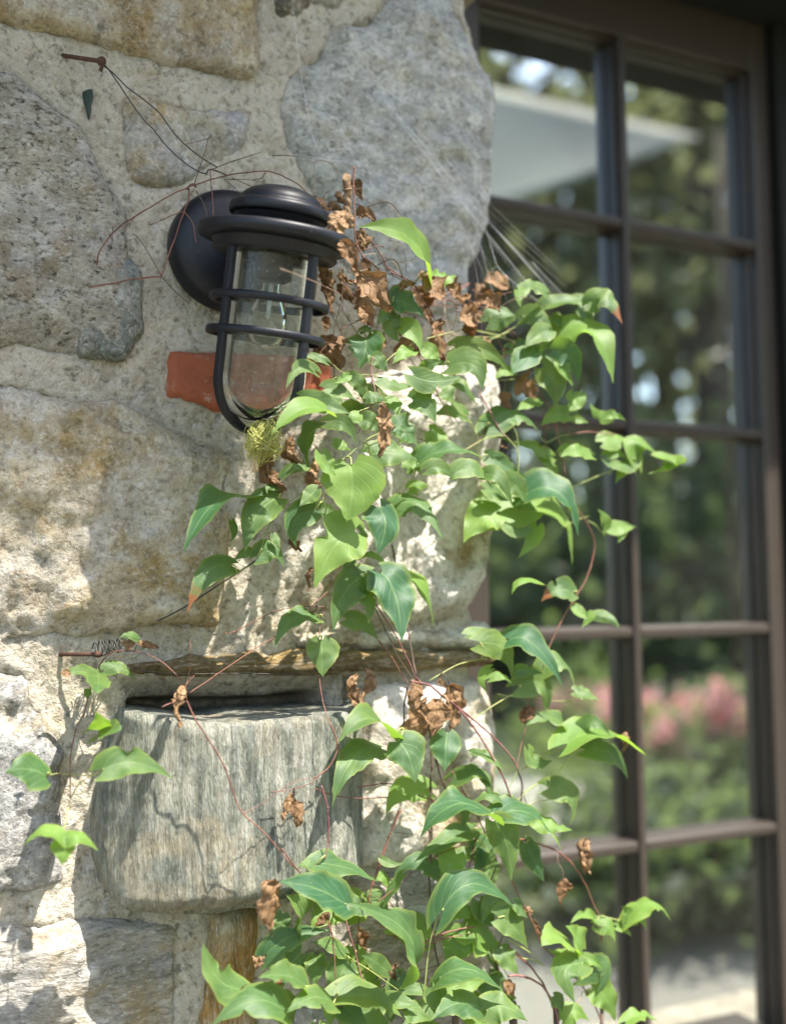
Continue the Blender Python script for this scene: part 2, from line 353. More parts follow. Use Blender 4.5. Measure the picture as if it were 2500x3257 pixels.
for i, (x, y, d_, r_, h_, fl) in enumerate([(2230,2280,6.6,.62,.80,8),(2040,2350,7.6,.5,.72,4),(2090,2480,6.6,.35,.5,3),(1830,2300,9.0,.7,.8,2),(2420,2330,8.8,.7,.8,1)]):
    shrub(mirror_pt(x, y, d_), r_, h_, FOLY if i%2 else FOLD, 'flowering_shrub', 'garden shrub with %s pink flower heads mirrored in the lower window panes' % ('many' if fl > 5 else 'a few' if fl > 2 else 'one or two'), 'shrub', 200+30*i, fl, 'pink flowering shrubs across the lawn')
for i, (x, y, r_, h_) in enumerate([(2150,2960,.55,.55),(2330,2930,.5,.5),(1800,2960,.5,.6),(1960,2940,.4,.4)]):
    shrub(onground(x, y), r_, h_, FOLD, 'low_shrub', 'low dark green shrub beside the gravel path, mirrored in the bottom panes', 'shrub', 400+30*i, 0, 'low shrubs beside the gravel path')
for i in range(9):
    shrub(mirror_pt(1450+130*i, 1900, 13.5+(i%3)), 1.5, 2.4+(i*53%4)*.3, FOLD, 'hedge_shrub', 'big rounded dark green shrub under the garden trees', 'shrub', 600+30*i, 0, 'big shrubs under the trees', 1500)
# the pale shade sail stretched in the garden
sm, t, nn, b = newmat('pale_sail_cloth'); b.inputs['Base Color'].default_value = (.40,.39,.34,1); b.inputs['Roughness'].default_value = .8
tb = N(t, 'ShaderNodeBsdfTranslucent'); tb.inputs[0].default_value = (.54,.53,.46,1); ms = N(t, 'ShaderNodeMixShader'); ms.inputs[0].default_value = .45
L(t, b.outputs[0], ms.inputs[1]); L(t, tb.outputs[0], ms.inputs[2]); L(t, ms.outputs[0], nn['Material Output'].inputs[0])
A_, B_, C_ = mirror_pt(1480,255,8.4), mirror_pt(2235,432,9.2), mirror_pt(1400,720,6.6)
e = empty('shade_sail', ((A_.x+B_.x+C_.x)/3, (A_.y+B_.y+C_.y)/3, 0), 'pale triangular shade sail on posts in the garden, mirrored in the top panes', 'shade sail')
vs, fs = [], []
n_ = 14
for i in range(n_+1):
    for j in range(n_+1-i):
        a, bb = i/n_, j/n_; cc = 1-a-bb; q = A_*cc+B_*a+C_*bb; q = q+Vector((0,0,-1.6*a*bb*cc)); vs.append(q)
def ix(i, j): return sum(n_+1-k for k in range(i))+j
for i in range(n_):
    for j in range(n_-i):
        fs.append((ix(i,j), ix(i+1,j), ix(i,j+1)))
        if i+j < n_-1: fs.append((ix(i+1,j), ix(i+1,j+1), ix(i,j+1)))
so = mesh('sail', vs, fs, sm, e); mo = so.modifiers.new('thickness', 'SOLIDIFY'); mo.thickness = .003
for q in (A_, B_, C_):
    out = (q-(A_+B_+C_)/3).normalized()*.25; out.z = 0
    MB().tube([(q.x+out.x, q.y+out.y, 0), (q.x+out.x, q.y+out.y, q.z+.1)], .04, 10).tube([q, q+out], .006, 5).build('post', BARK, e)

# added unseen tree, its crown and branch shaped to dapple the left wall
def above(u, v, t_): return Vector((u, -D0, v+Z0))+SUN*t_
tc = above(-2.6, 2.7, 13.5); br = above(-.84, -.30, 13.0)
ex = (Vector((1,0,0))-SUN*SUN.x).normalized(); ew = SUN.cross(ex)
et_ = empty('garden_tree', (tc.x, tc.y, 0), 'unseen tall tree added beside the house, its crown shaped to dapple the sun on the left of the wall', 'tree')
rr_ = np.random.default_rng(77)
def ball(n, r, c): p = rr_.normal(size=(n,3)); p /= np.linalg.norm(p,axis=1)[:,None]; return p*(rr_.random((n,1))**.38)*r+np.array(c)
off = br-Vector((tc.x, tc.y, tc.z))
shade_spray = ball(400, 1, (0,0,0)); shade_spray = shade_spray[:,:1]*np.array(ex)*.27+shade_spray[:,1:2]*np.array(ew)*.11+shade_spray[:,2:]*np.array(SUN)*.3+np.array(off)  # leaf clump flattened and placed so its shade softens the sun on the left stone
pp = np.concatenate([ball(1500, 1.05, (0,0,0)), shade_spray])
v, f = quads(pp, .05, 78)
o = bpy.data.objects.new('crown', npmesh('crown', v, f, FOL)); COL.objects.link(o); o.parent = et_; o.location = (0,0,tc.z)
mb = MB(); mb.tube(spline([(0,0,-.1),(.1,0,4),(-.1,.1,8),(0,0,tc.z),(0,0,tc.z+1.4)]), [.24-.21*i/24 for i in range(25)], 10)
mb.tube(spline([(0,0,tc.z-.6), off*.5+Vector((0,0,tc.z+.1)), off+Vector((0,0,tc.z))]), [.05-.04*i/12 for i in range(13)], 6)
for j in range(9):
    a = j*2.4; z = tc.z-1.6+j*.3; mb.tube(spline([(0,0,z),(math.cos(a)*.7,math.sin(a)*.7,z+.4),(math.cos(a)*1.5,math.sin(a)*1.5,z+.8)]), [.06-.04*i/12 for i in range(13)], 6)
me = bpy.data.meshes.new('trunk'); me.from_pydata([tuple(p) for p in mb.v], [], mb.f); me.materials.append(BARK); o = bpy.data.objects.new('trunk', me); COL.objects.link(o); o.parent = et_
# ------------------------------------------------------------------ the stone wall
def uvp(x, y): p = W(x, y, D0); return (p.x, p.z)
def inpoly(px, py, poly):
    ins = np.zeros(px.shape, bool); n = len(poly); j = n-1
    for i in range(n):
        xi, yi = poly[i]; xj, yj = poly[j]
        ins ^= ((yi > py) != (yj > py)) & (px < (xj-xi)*(py-yi)/(yj-yi+1e-12)+xi); j = i
    return ins
def edgedist(px, py, poly):
    d = np.full(px.shape, 9.0); n = len(poly)
    for i in range(n):
        ax, ay = poly[i]; bx, by = poly[(i+1)%n]; dx, dy = bx-ax, by-ay; l2 = dx*dx+dy*dy+1e-15
        tt = np.clip(((px-ax)*dx+(py-ay)*dy)/l2, 0, 1); d = np.minimum(d, np.hypot(px-ax-tt*dx, py-ay-tt*dy))
    return d
def roughpoly(pts, step=.007, amp=.0035, seed=0, smooth=True):
    q = [Vector((a, b_, 0)) for a, b_ in pts]
    q = spline(q+q[:1], 5)[:-1] if smooth else q
    out = []
    for i in range(len(q)):
        a, b_ = q[i], q[(i+1)%len(q)]; k = max(1, int((b_-a).length/step))
        for j in range(k): out.append(a+(b_-a)*(j/k))
    xs = np.array([p.x for p in out]); ys = np.array([p.y for p in out])
    dx = fbm(xs, ys, 45, 3, seed)*amp; dy = fbm(xs, ys, 45, 3, seed+50)*amp
    return list(zip((xs+dx).tolist(), (ys+dy).tolist()))
wall = empty('stone_wall', (-.9, -D0, 0), 'rough mortared fieldstone wall ending in a quoined corner beside the window', 'wall')
def stone(px, mat, H=.012, r=.03, rough=.006, seed=0, back=.03, name='stone', step=.0055, label=None, hfun=None, edge=-.003, smooth=True, amp=.006, ridged=0.0, fine=.0028):
    poly = roughpoly([uvp(x, y) for x, y in px], .007, amp, seed, smooth)
    P = np.array(poly); lo = P.min(0); hi = P.max(0)
    gx, gy = np.meshgrid(np.arange(lo[0], hi[0], step), np.arange(lo[1], hi[1], step)); gx = gx.ravel(); gy = gy.ravel()
    r_ = np.random.default_rng(seed+3); gx = gx+(r_.random(gx.shape)-.5)*step*.5; gy = gy+(r_.random(gy.shape)-.5)*step*.5
    k = inpoly(gx, gy, poly); gx = gx[k]; gy = gy[k]; dd = edgedist(gx, gy, poly); k = dd > step*.45; gx = gx[k]; gy = gy[k]
    nb = len(poly); v2 = [Vector(p) for p in poly]+[Vector(p) for p in zip(gx.tolist(), gy.tolist())]
    res = delaunay_2d_cdt(v2, [(i, (i+1)%nb) for i in range(nb)], [], 1, 1e-7)
    vv = np.array([tuple(p) for p in res[0]]); tri = res[2]
    x, y = vv[:,0], vv[:,1]; d = edgedist(x, y, poly)
    if hfun is not None: h = hfun(x, y, d)
    else:
        q = np.clip(d/r, 0, 1); h = edge+(H-edge)*np.sqrt(np.maximum(0, 1-(1-q)**2))
    wgt = np.clip(d/.012, 0, 1)
    h = h+wgt*(rough*1.4*fbm(x, y, 11, 3, seed)+rough*1.0*fbm(x, y, 38, 5, seed+9)+fine*fbm(x, y, 120, 2, seed+19))
    if ridged: h = h-wgt*ridged*(1-np.abs(fbm(x*.35, y, 38, 3, seed+31))*2.2).clip(0, 1)**3
    verts = [(a, -D0-c_, b_) for a, b_, c_ in zip(x, y, h)]
    # skirt going back into the wall
    bidx = list(range(nb)) if len(res[0]) >= nb else []
    faces = []
    for f in tri:
        a, b_, c_ = (vv[f[0]], vv[f[1]], vv[f[2]])
        s = (b_[0]-a[0])*(c_[1]-a[1])-(b_[1]-a[1])*(c_[0]-a[0])
        faces.append(tuple(f) if s > 0 else tuple(f)[::-1])
    ec = {}
    for f in faces:
        for i in range(3): ec[(f[i], f[(i+1)%3])] = 1
    bd = [(a, b_) for (a, b_) in ec if (b_, a) not in ec]
    mp = {}; n0 = len(verts)
    for a, b_ in bd:
        for q in (a, b_):
            if q not in mp: mp[q] = len(verts); verts.append((x[q], -D0+back, y[q]))
    for a, b_ in bd: faces.append((b_, a, mp[a], mp[b_]))
    o = mesh(name, verts, faces, mat, wall)
    if label: o['label'] = label
    return o
def P(ox, oy, sc, pts): return [(ox+a/sc, oy+b_/sc) for a, b_ in pts]
K = 2500/1680.0
def PD(*pts): return [(a*K, b_*K) for a, b_ in pts]
STONES = []
S1 = P(0,0,1.68, [(-200,20),(-100,120),(40,155),(240,195),(480,250),(560,275),(700,300),(850,355),(960,385),(1090,410),(1200,432),(1350,430),(1375,395),(1390,300),(1388,160),(1385,40),(1375,-200),(1200,-380),(600,-350),(0,-300)])
S2 = P(0,0,1.68, [(-260,360),(40,388),(110,430),(180,490),(290,570),(380,630),(450,700),(500,790),(540,890),(580,980),(640,1080),(680,1180),(690,1300),(712,1395),(742,1500),(754,1600),(738,1700),(702,1860),(590,1900),(470,1912),(430,1915),(380,1920),(300,1905),(150,1870),(45,1860),(-250,1850)])
S2b = P(0,0,1.68, [(575,1410),(690,1375),(740,1480),(768,1600),(755,1700),(720,1880),(600,1920),(420,1915),(400,1800),(480,1700),(530,1560)])
S3 = P(0,0,1.68, [(640,570),(690,500),(800,510),(960,560),(1100,592),(1330,595),(1345,700),(1300,800),(1200,860),(1100,920),(1020,980),(880,1010),(760,1000),(700,980),(665,880),(650,700)])
S4 = P(800,0,1.68, [(1060,-40),(1100,80),(1160,160),(1200,260),(1260,370),(1310,450),(1325,580),(1310,740),(1287,860),(1297,1000),(1270,1200),(1232,1350),(1180,1480),(1165,1580),(1080,1680),(900,1720),(700,1650),(560,1500),(440,1380),(400,1200),(330,1060),(250,900),(160,760),(148,560),(190,400),(260,350),(340,300),(400,200),(450,120),(600,105),(640,70),(760,-20)])
S4t = P(800,0,1.68, [(120,40),(180,95),(270,80),(330,20),(310,-90),(160,-100)])
S5 = [(531,1113),(700,1120),(900,1128),(1050,1134),(1055,1210),(1048,1345),(900,1345),(790,1334),(690,1312),(620,1291),(526,1267),(528,1180)]
S6 = P(0,1000,1.68, [(-250,330),(45,370),(130,385),(230,410),(290,440),(440,450),(560,455),(650,470),(740,520),(880,600),(960,640),(1080,690),(1160,700),(1205,760),(1230,830),(1215,960),(1210,1200),(1205,1400),(1170,1560),(1150,1670),(900,1666),(740,1676),(640,1705),(560,1696),(440,1726),(300,1721),(50,1746),(-250,1740)])
S7 = [(800,1440),(845,1425),(880,1480),(865,1560),(840,1600),(800,1595),(792,1520)]
S8 = PD((600,905),(680,840),(800,800),(930,770),(1020,765),(1062,800),(1073,900),(1070,1000),(1062,1100),(1045,1190),(1020,1270),(985,1320),(930,1338),(800,1335),(660,1305),(600,1260),(575,1180),(572,1080),(580,980))
S9 = PD((232,1428),(330,1412),(500,1396),(700,1390),(860,1386),(1035,1388),(1047,1405),(1040,1424),(900,1430),(700,1440),(450,1446),(250,1447))
S10 = PD((752,1458),(830,1450),(940,1448),(1025,1452),(1050,1490),(1060,1580),(1058,1680),(1050,1760),(1020,1820),(960,1850),(850,1856),(765,1850),(752,1700))
S12 = P(0,1950,1.68, [(-200,290),(55,300),(130,310),(165,380),(180,470),(240,580),(320,700),(352,760),(325,830),(330,900),(345,1000),(350,1180),(335,1410),(200,1485),(100,1512),(50,1495),(-200,1490)])
S13 = P(0,2600,1.8667, [(-200,615),(65,620),(300,612),(480,592),(780,592),(900,610),(1000,605),(1045,650),(1040,760),(1052,900),(1048,1226),(1040,1500),(500,1540),(-200,1520)])
S14 = P(0,2600,1.8667, [(1235,570),(1330,542),(1510,550),(1530,640),(1522,900),(1540,1240),(1530,1500),(1160,1500),(1170,1200),(1200,900),(1222,680)])
S15 = [(1090,2795),(1300,2745),(1500,2755),(1560,2790),(1580,2900),(1575,3200),(1560,3500),(940,3500),(950,3060),(1040,2990)]
S16 = [(1000,2010),(1250,2000),(1480,1995),(1545,1985),(1556,2040),(1530,2062),(1250,2064),(1000,2066),(900,2050)]
# stones beyond the picture, so the wall goes on
S17 = [(-1100,60),(-700,-20),(-260,30),(-180,300),(-230,560),(-700,640),(-1100,560)]; S18 = [(-1000,700),(-500,690),(-240,760),(-220,1050),(-700,1180),(-1020,1080)]
S19 = [(-1100,1300),(-620,1260),(-260,1330),(-240,1900),(-600,2080),(-1100,2000)]; S20 = [(-1000,2200),(-500,2140),(-220,2200),(-200,2840),(-560,2930),(-1000,2880)]
S21 = [(-900,3050),(-400,3010),(-200,3080),(-180,3500),(-900,3520)]; S22 = [(0,3560),(400,3600),(540,3680),(520,4200),(-100,4200)]; S23 = [(640,3640),(1000,3600),(1500,3580),(1560,3680),(1550,4200),(660,4200)]
S24 = [(880,-260),(1300,-330),(1540,-300),(1560,-110),(1420,-70),(1200,-30),(1000,20),(880,-60)]
def drum():
    px = P(0,1950,1.68, [(622,506),(700,508),(830,520),(1000,541),(1150,534),(1350,520),(1500,513),(1680,500),(1800,495)])+PD((742,1495),(748,1560),(748,1700),(748,1800),(740,1832))+P(0,1950,1.68,[(1650,1440),(1500,1490),(1300,1515),(1100,1545),(900,1552),(700,1535),(590,1510),(530,1430),(497,1300),(488,1180),(480,1080),(500,950),(545,800),(590,640),(612,545)])
    a = np.array([uvp(x, y) for x, y in px]); u0, v0 = a.min(0); u1, v1 = a.max(0)
    def hf(x, y, d):
        s = (x-u0)/(u1-u0)
        left = np.sqrt(np.clip(1-(1-np.clip(s/.46, 0, 1))**2, 0, 1)); right = np.sqrt(np.clip(1-(1-np.clip((1-s)/.54, 0, 1))**2, 0, 1))
        low = np.sqrt(np.clip(1-(1-np.clip((y-v0-.010)/.022, 0, 1))**2, 0, 1))
        h = .012+.085*left*(.12+.88*right)*(.40+.60*low)
        q = np.clip(d/.004, 0, 1); h = h-.005*(1-np.sqrt(np.maximum(0, 1-(1-q)**2)))
        groove = fbm(x*3.4, y*.35, 30, 4, 77); h = h+.0065*groove*np.clip(d/.01, 0, 1)
        return h
    return stone(px, SCHIST, rough=.0014, fine=.0006, seed=40, back=.06, label='big grey-green schist stone bulging out of the wall like a half drum', hfun=hf, step=.0045, amp=.0015, smooth=False)
stone(S1, OCHRE, .024, .022, .010, 1, ridged=.006); stone(S2, GRANITE, .017, .04, .010, 2); stone(S2b, BLUEGREEN, .024, .03, .010, 3, amp=.008, edge=.008)
stone(S3, MOTTLED, .011, .02, .008, 4, edge=-.003); stone(S4, BOULDER, .020, .055, .006, 5, back=.19, edge=-.012, ridged=.004, label='large smooth grey boulder forming the top of the wall corner')
stone(S4t, DARKSTONE, .008, .02, .005, 6); stone(S5, BRICK, .011, .004, .0012, 7, name='brick', smooth=False, amp=.0008, label='red brick set among the stones behind the lamp')
stone(S6, OCHRE2, .019, .022, .012, 8, ridged=.004); stone(S7, RUST, .004, .012, .003, 9); stone(S8, WHITEST, .024, .045, .012, 10, back=.19, edge=-.012, label='pale rough stone at the wall corner in full sun')
stone(S9, SLATE, .020, .006, .004, 11, back=.06, name='ledge_stone', label='thin brown ledge stone above the dark gap'); drum()
stone(S10, WHITEST, .022, .03, .010, 13, back=.19, edge=-.012); stone(S12, BLUE, .014, .03, .010, 14); stone(S13, LAYERED, .016, .028, .010, 15, ridged=.004)
stone(S14, RUST, .012, .025, .005, 16); stone(S15, LAYERED, .018, .035, .009, 17, back=.19, edge=-.012); stone(S16, WHITEST, .012, .012, .004, 18, back=.19)
for k, s in enumerate((S17,S18,S19,S20,S21,S22,S23,S24)): stone(s, (OCHRE2,GRANITE,MOTTLED,LAYERED,BLUE,OCHRE,GRANITE,BOULDER)[k], .015, .035, .009, 60+k, step=.012)
# mortar sheet: fine where it is seen, with the dark gap behind the round stone sunk into it
def mortar():
    right = [(1462,-420),(1500,40),(1552,200),(1560,420),(1548,620),(1530,800),(1490,930),(1515,1080),(1560,1250),(1558,1500),(1535,1750),(1512,1920),(1540,2000),(1530,2070),(1520,2130),(1545,2300),(1545,2600),(1500,2760),(1550,2950),(1540,3600),(1535,4200)]
    rp = np.array([uvp(x, y) for x, y in right]); order = np.argsort(rp[:,1]); rz, rx = rp[order,1], rp[order,0]
    st = .0045; z0, z1 = uvp(300,4150)[1], uvp(300,-400)[1]; ys = np.arange(z0, z1, st); nx = 225
    uL = uvp(-330, 1500)[0]
    verts, faces = [], []
    xs0 = np.linspace(0, 1, nx)
    X = uL+(np.interp(ys, rz, rx)-.004-uL)[:,None]*xs0[None,:]; Y = np.repeat(ys[:,None], nx, 1)
    h = .0050*fbm(X, Y, 14, 3, 90)+.0042*fbm(X, Y, 60, 4, 95)+.0026*fbm(X, Y, 170, 2, 97)
    # mortar rises over the stones' feet
    for s_ in (S1,S2,S3,S6,S13,S12,S4,S14,S5,S2b): 
        pl = [uvp(x, y) for x, y in s_]; ins = inpoly(X, Y, pl); dd = edgedist(X, Y, pl); h = h+np.where(ins, .002*np.clip(1-dd/.006, 0, 1)-.018*np.clip((dd-.004)/.012, 0, 1), .002*np.exp(-(dd/.014)**2))
    rec = [uvp(*q) for q in PD((255,1452),(420,1450),(720,1446),(722,1560),(450,1570),(262,1560))]; ins = inpoly(X, Y, rec); dd = edgedist(X, Y, rec); h = h-np.where(ins, .022*np.clip(dd/.016, 0, 1), 0)
    cav = [uvp(*q) for q in PD((272,1497),(330,1490),(450,1491),(580,1487),(660,1479),(705,1484),(712,1560),(450,1575),(285,1565))]
    ins = inpoly(X, Y, cav); dd = edgedist(X, Y, cav); h = h-np.where(ins, .10*np.clip(dd/.012, 0, 1), 0)
    deep = [uvp(*q) for q in PD((735,1450),(755,1450),(752,1860),(730,1850))]
    h = np.where(inpoly(X, Y, deep), h-.02, h)
    edge = np.clip((1-xs0)/.03, 0, 1)[None,:]; h = h-.02*(1-np.sqrt(1-(1-edge)**2))
    verts = np.stack([X, -D0-h, Y], -1).reshape(-1,3)
    ny = len(ys); i, j = np.meshgrid(np.arange(nx-1), np.arange(ny-1)); a = (j*nx+i).ravel(); faces = np.stack([a, a+1, a+nx+1, a+nx], 1).tolist()
    verts = verts.tolist(); base = len(verts)
    for j in range(ny): verts.append((X[j,-1], -.02, ys[j]))
    for j in range(ny-1): faces.append((j*nx+nx-1, base+j, base+j+1, (j+1)*nx+nx-1))
    mesh('mortar', verts, faces, MORTAR, wall)
    # the rest of the wall, coarse: left, above, below and to the right of the window
    mb = MB(); mb.box((-2.6,-D0,0),(uL,.25,4.2)); mb.box((uL,-D0+.003,0),(-.345,.25,z0)); mb.box((uL,-D0+.003,z1),(-.35,.25,4.2))
    mb.box((.62,-D0,0),(2.6,.25,4.2)); mb.box((-.345,-D0+.002,.42+Z0),(.62,.25,4.2)); mb.box((-.345,-D0+.006,0),(.62,.25,.90)); mb.box((uL,-D0+.13,z0),(-.36,.25,z1))
    mb.build('mortar', MORTAR, wall, False)
mortar()
# small dark plug of residue in the mortar
q = [W(x, y, D0+.004) for x, y in P(0,0,1.68, [(445,490),(470,478),(498,476),(500,520),(492,560),(488,600),(480,640),(470,600),(462,570),(448,540)])]
o = mesh('dark_residue', q+[p+Vector((0,.008,0)) for p in q], [tuple(range(10))[::-1]]+[(i,(i+1)%10,10+(i+1)%10,10+i) for i in range(10)], MOSS, wall); o['label'] = 'small dark green streak stuck on the mortar'

# ------------------------------------------------------------------ window
win = empty('casement_window', (0, 0, .9), 'brown steel casement window of small reflecting panes, set back beside the stone corner', 'window')
UL, UR, VT, VB = -.262, .262, .285, -1.2
vbars = [0., -.3, -.6, -.9]
def wz(v): return v+Z0
mb = MB()
for a, b_ in (((UL-.10,-.045,wz(VB)-.06),(UL,.05,wz(VT)+.08)), ((UR,-.003,wz(VB)-.06),(UR+.034,.05,wz(VT)+.08)), ((UL,-.003,wz(VT)),(UR,.05,wz(VT)+.08)), ((UL,-.045,wz(VB)-.06),(UR,.05,wz(VB)))): mb.box(a, b_)
bevel(mb.build('frame', BRONZE, win, False), .003)
mb = MB()
mb.box((UR-.004,.012,wz(VB)),(UR,.027,wz(VT))); mb.box((UL,.012,wz(VB)),(UL+.004,.027,wz(VT))); mb.box((UL+.004,.012,wz(VT)-.004),(UR-.004,.027,wz(VT))); mb.box((UL+.004,.012,wz(VB)),(UR-.004,.027,wz(VB)+.004))
bevel(mb.build('inner_rebate', BRONZE, win, False), .002)
def bar(a, b_, wd, vertical, front=-.004, back=.027, prof=((.5,1),(.5,.45),(.40,.12),(.30,0))):
    pr = [(-s, f) for s, f in prof]+[(s, f) for s, f in reversed(prof)]
    pts = []
    for end in (a, b_):
        for s, f in pr:
            y = front+(back-front)*f
            pts.append((end[0]+(s*wd if vertical else 0), y, end[1]+(0 if vertical else s*wd)))
    n = len(pr); fs = [(i, i+1, n+i+1, n+i) for i in range(n-1)]+[(n-1, 0, n, 2*n-1), tuple(range(n))[::-1], tuple(range(n, 2*n))]
    return pts, fs
mb = MB(); mb.add(*bar((.008, wz(VB)+.001), (.008, wz(VT)-.001), .017, True)); bevel(mb.build('mullion', BRONZE, win, False), .002)
for v in vbars:
    for x0, x1 in ((UL+.001, .0005), (.0155, UR-.001)):
        mb = MB(); mb.add(*bar((x0, wz(v)), (x1, wz(v)), .0185, False, -.002)); bevel(mb.build('glazing_bar', BRONZE, win, False), .002)
gl, t, nn, b = newmat('reflecting_glass'); nn.remove(b)
tr = N(t, 'ShaderNodeBsdfTransparent'); tr.inputs[0].default_value = (.75,.82,.78,1); gg = N(t, 'ShaderNodeBsdfGlossy'); gg.inputs['Roughness'].default_value = 0.0; gg.inputs['Color'].default_value = (.95,1,.97,1)
fr = N(t, 'ShaderNodeFresnel'); fr.inputs[0].default_value = 1.5; mm = N(t, 'ShaderNodeMath', operation='MULTIPLY_ADD'); L(t, fr.outputs[0], mm.inputs[0]); mm.inputs[1].default_value = .9; mm.inputs[2].default_value = .55
ms = N(t, 'ShaderNodeMixShader'); L(t, mm.outputs[0], ms.inputs[0]); L(t, tr.outputs[0], ms.inputs[1]); L(t, gg.outputs[0], ms.inputs[2])
dd_ = N(t, 'ShaderNodeBsdfDiffuse'); dd_.inputs[0].default_value = (.62,.60,.54,1); md = N(t, 'ShaderNodeMixShader'); co = coords(t)
L(t, ramp(t, tex(t, co, 9, 6, .7), [(.3, .006), (.75, .03)]), md.inputs[0]); L(t, ms.outputs[0], md.inputs[1]); L(t, dd_.outputs[0], md.inputs[2]); L(t, md.outputs[0], nn['Material Output'].inputs[0])
rows = [VT-.004]+vbars+[VB+.004]
for i in range(5):
    for x0, x1 in ((UL+.004, .0075), (.0085, UR-.004)):
        a, c_ = wz(rows[i+1])+(.0005), wz(rows[i])-(.0005)
        MB().box((x0, .0275, a), (x1, .0315, c_)).build('pane', gl, win, False)
MB().box((UL-.11,-.12,wz(VB)-.10),(UR+.06,.04,wz(VB)-.06)).build('sill', BRONZE, win, False)
lin = empty('timber_lintel', (0,-.1,wz(.37)), 'dark timber lintel above the window head', 'lintel')
bevel(MB().box((UL-.10,-.20,wz(.365)),(.62,.05,wz(.42)-.002)).build('beam', DARKWOOD, lin, False), .004)
post = empty('timber_jamb', (.45,-.1,.9), 'dark timber door jamb right of the window', 'jamb')
bevel(MB().box((UR+.036,-.022,.9),(.618,.05,wz(.364))).build('board', DARKWOOD, post, False), .004)
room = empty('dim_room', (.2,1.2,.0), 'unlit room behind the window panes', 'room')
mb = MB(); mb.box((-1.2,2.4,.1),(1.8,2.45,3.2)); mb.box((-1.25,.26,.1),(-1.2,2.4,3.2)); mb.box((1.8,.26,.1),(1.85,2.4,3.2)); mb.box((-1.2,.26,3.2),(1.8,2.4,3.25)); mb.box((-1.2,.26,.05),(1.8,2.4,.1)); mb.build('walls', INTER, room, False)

# ------------------------------------------------------------------ roof overhang that shades the upper wall
Pa, Pb = W(1562,1050,D0), W(150,1590,D0); s_ = .62/-SUN.y
Ea, Eb = Pa+SUN*s_, Pb+SUN*s_; dv = (Ea-Eb); E0, E1 = Eb-dv*2.6, Ea+dv*2.6
roof = empty('roof_overhang', (0,-.5,Ea.z), 'sloping timber roof edge above the wall, shading its upper half', 'roof')
vs = []
for p in (E0, E1):
    for q in (Vector((0,0,0)), Vector((0,.70,.30)), Vector((0,.70,.36)), Vector((0,0,.07))): vs.append(p+q)
mesh('eave_board', vs, [(0,1,2,3),(7,6,5,4),(0,4,5,1),(1,5,6,2),(2,6,7,3),(3,7,4,0)], ROOFM, roof, False)

#@@PART2
# ------------------------------------------------------------------ the bulkhead lamp
lc = W(881, 757, D0+.135); k_ = pxm(lc); tl = math.radians(3.3)

lamp = empty('wall_lamp', (lc.x-.04, -D0, lc.z), 'black nautical cage wall lamp with domed cap and clear glass jar', 'lamp')
ML = Matrix.Translation(lc) @ Matrix.Rotation(tl, 4, 'Y') @ Matrix.Rotation(math.radians(10.5), 4, 'X')     # the lamp has sagged sideways and forwards
def lath(name, prof, mat, n=72, parent=None): return MB().lathe([(r*k_, z*k_) for r, z in prof], ML, n).build(name, mat, parent or lamp)
def arc(r0, z0, r1, z1, n=8, kx=1):   # quarter ellipse from (r0,z0) to (r1,z1)
    return [(r0+(r1-r0)*math.sin(i/n*math.pi/2), z1+(z0-z1)*math.cos(i/n*math.pi/2)) for i in range(n+1)]
lath('cap_dome', [(150,60),(156,62),(159,66),(159,86),(155,95),(147,99),(132,102)]+[(132*math.cos(a)**.9, 102+58*math.sin(a)) for a in [i/12*math.pi/2 for i in range(1,12)]]+[(.5,160)], BLACK)
lath('cap_neck', [(120,6),(141,8),(141,56),(146,60),(150,61)], BLACK)
lath('brim', [(150,-26),(206,-24),(238,-22),(247,-18),(251,-8),(251,6),(247,14),(236,18),(200,20),(140,26)], BLACK)
lath('collar', [(140,-62),(190,-62),(197,-56),(199,-30),(206,-24),(150,-26)], BLACK)
cage = MB(); R_ = 178; vd = ML.inverted() @ CAM; az = math.atan2(vd.y, vd.x)
for j in range(4):
    a = az+math.radians(-3+45+90*j); er = Vector((math.cos(a), math.sin(a), 0)); et = Vector((-math.sin(a), math.cos(a), 0))
    path = [(R_, -50, 0.)]+[(R_, -50-400*i/6, 0.) for i in range(1,7)]+[(R_*math.cos(q), -450-172*math.sin(q), q) for q in [i/14*math.pi/2 for i in range(1,15)]]
    vs = []; hw, th = 17, 15
    for r, z, q in path:
        nrm = er*math.cos(q)-Vector((0,0,1))*math.sin(q)
        p = er*r+Vector((0,0,z))
        for sx, sn in ((-1,-1),(1,-1),(1,-.3),(.72,1),(-.72,1),(-1,-.3)): vs.append(ML @ ((p+et*hw*sx+nrm*th*sn*.6)*k_))
    m_ = 6; fs = []
    for i in range(len(path)-1):
        for q in range(m_): fs.append((i*m_+q, i*m_+(q+1)%m_, (i+1)*m_+(q+1)%m_, (i+1)*m_+q))
    fs += [tuple(range(m_))[::-1], tuple((len(path)-1)*m_+q for q in range(m_))]
    bevel(MB().add(vs, fs).build('cage_bar', BLACK, lamp, False), .0008, 2)
for z in (-206, -312):
    rr_ = R_+4
    lath('cage_ring', [(rr_-9,z-12),(rr_+5,z-12),(rr_+9,z-8),(rr_+9,z+8),(rr_+5,z+12),(rr_-9,z+12),(rr_-9,z-12)], BLACK)
gj, t, nn, b = newmat('clear_dusty_glass'); nn.remove(b)
tr = N(t, 'ShaderNodeBsdfTransparent'); tr.inputs[0].default_value = (.93,.95,.93,1); gg = N(t, 'ShaderNodeBsdfGlossy'); gg.inputs['Roughness'].default_value = .02
lw = N(t, 'ShaderNodeLayerWeight'); lw.inputs[0].default_value = .2; ms = N(t, 'ShaderNodeMixShader'); L(t, lw.outputs['Fresnel'], ms.inputs[0]); L(t, tr.outputs[0], ms.inputs[1]); L(t, gg.outputs[0], ms.inputs[2])
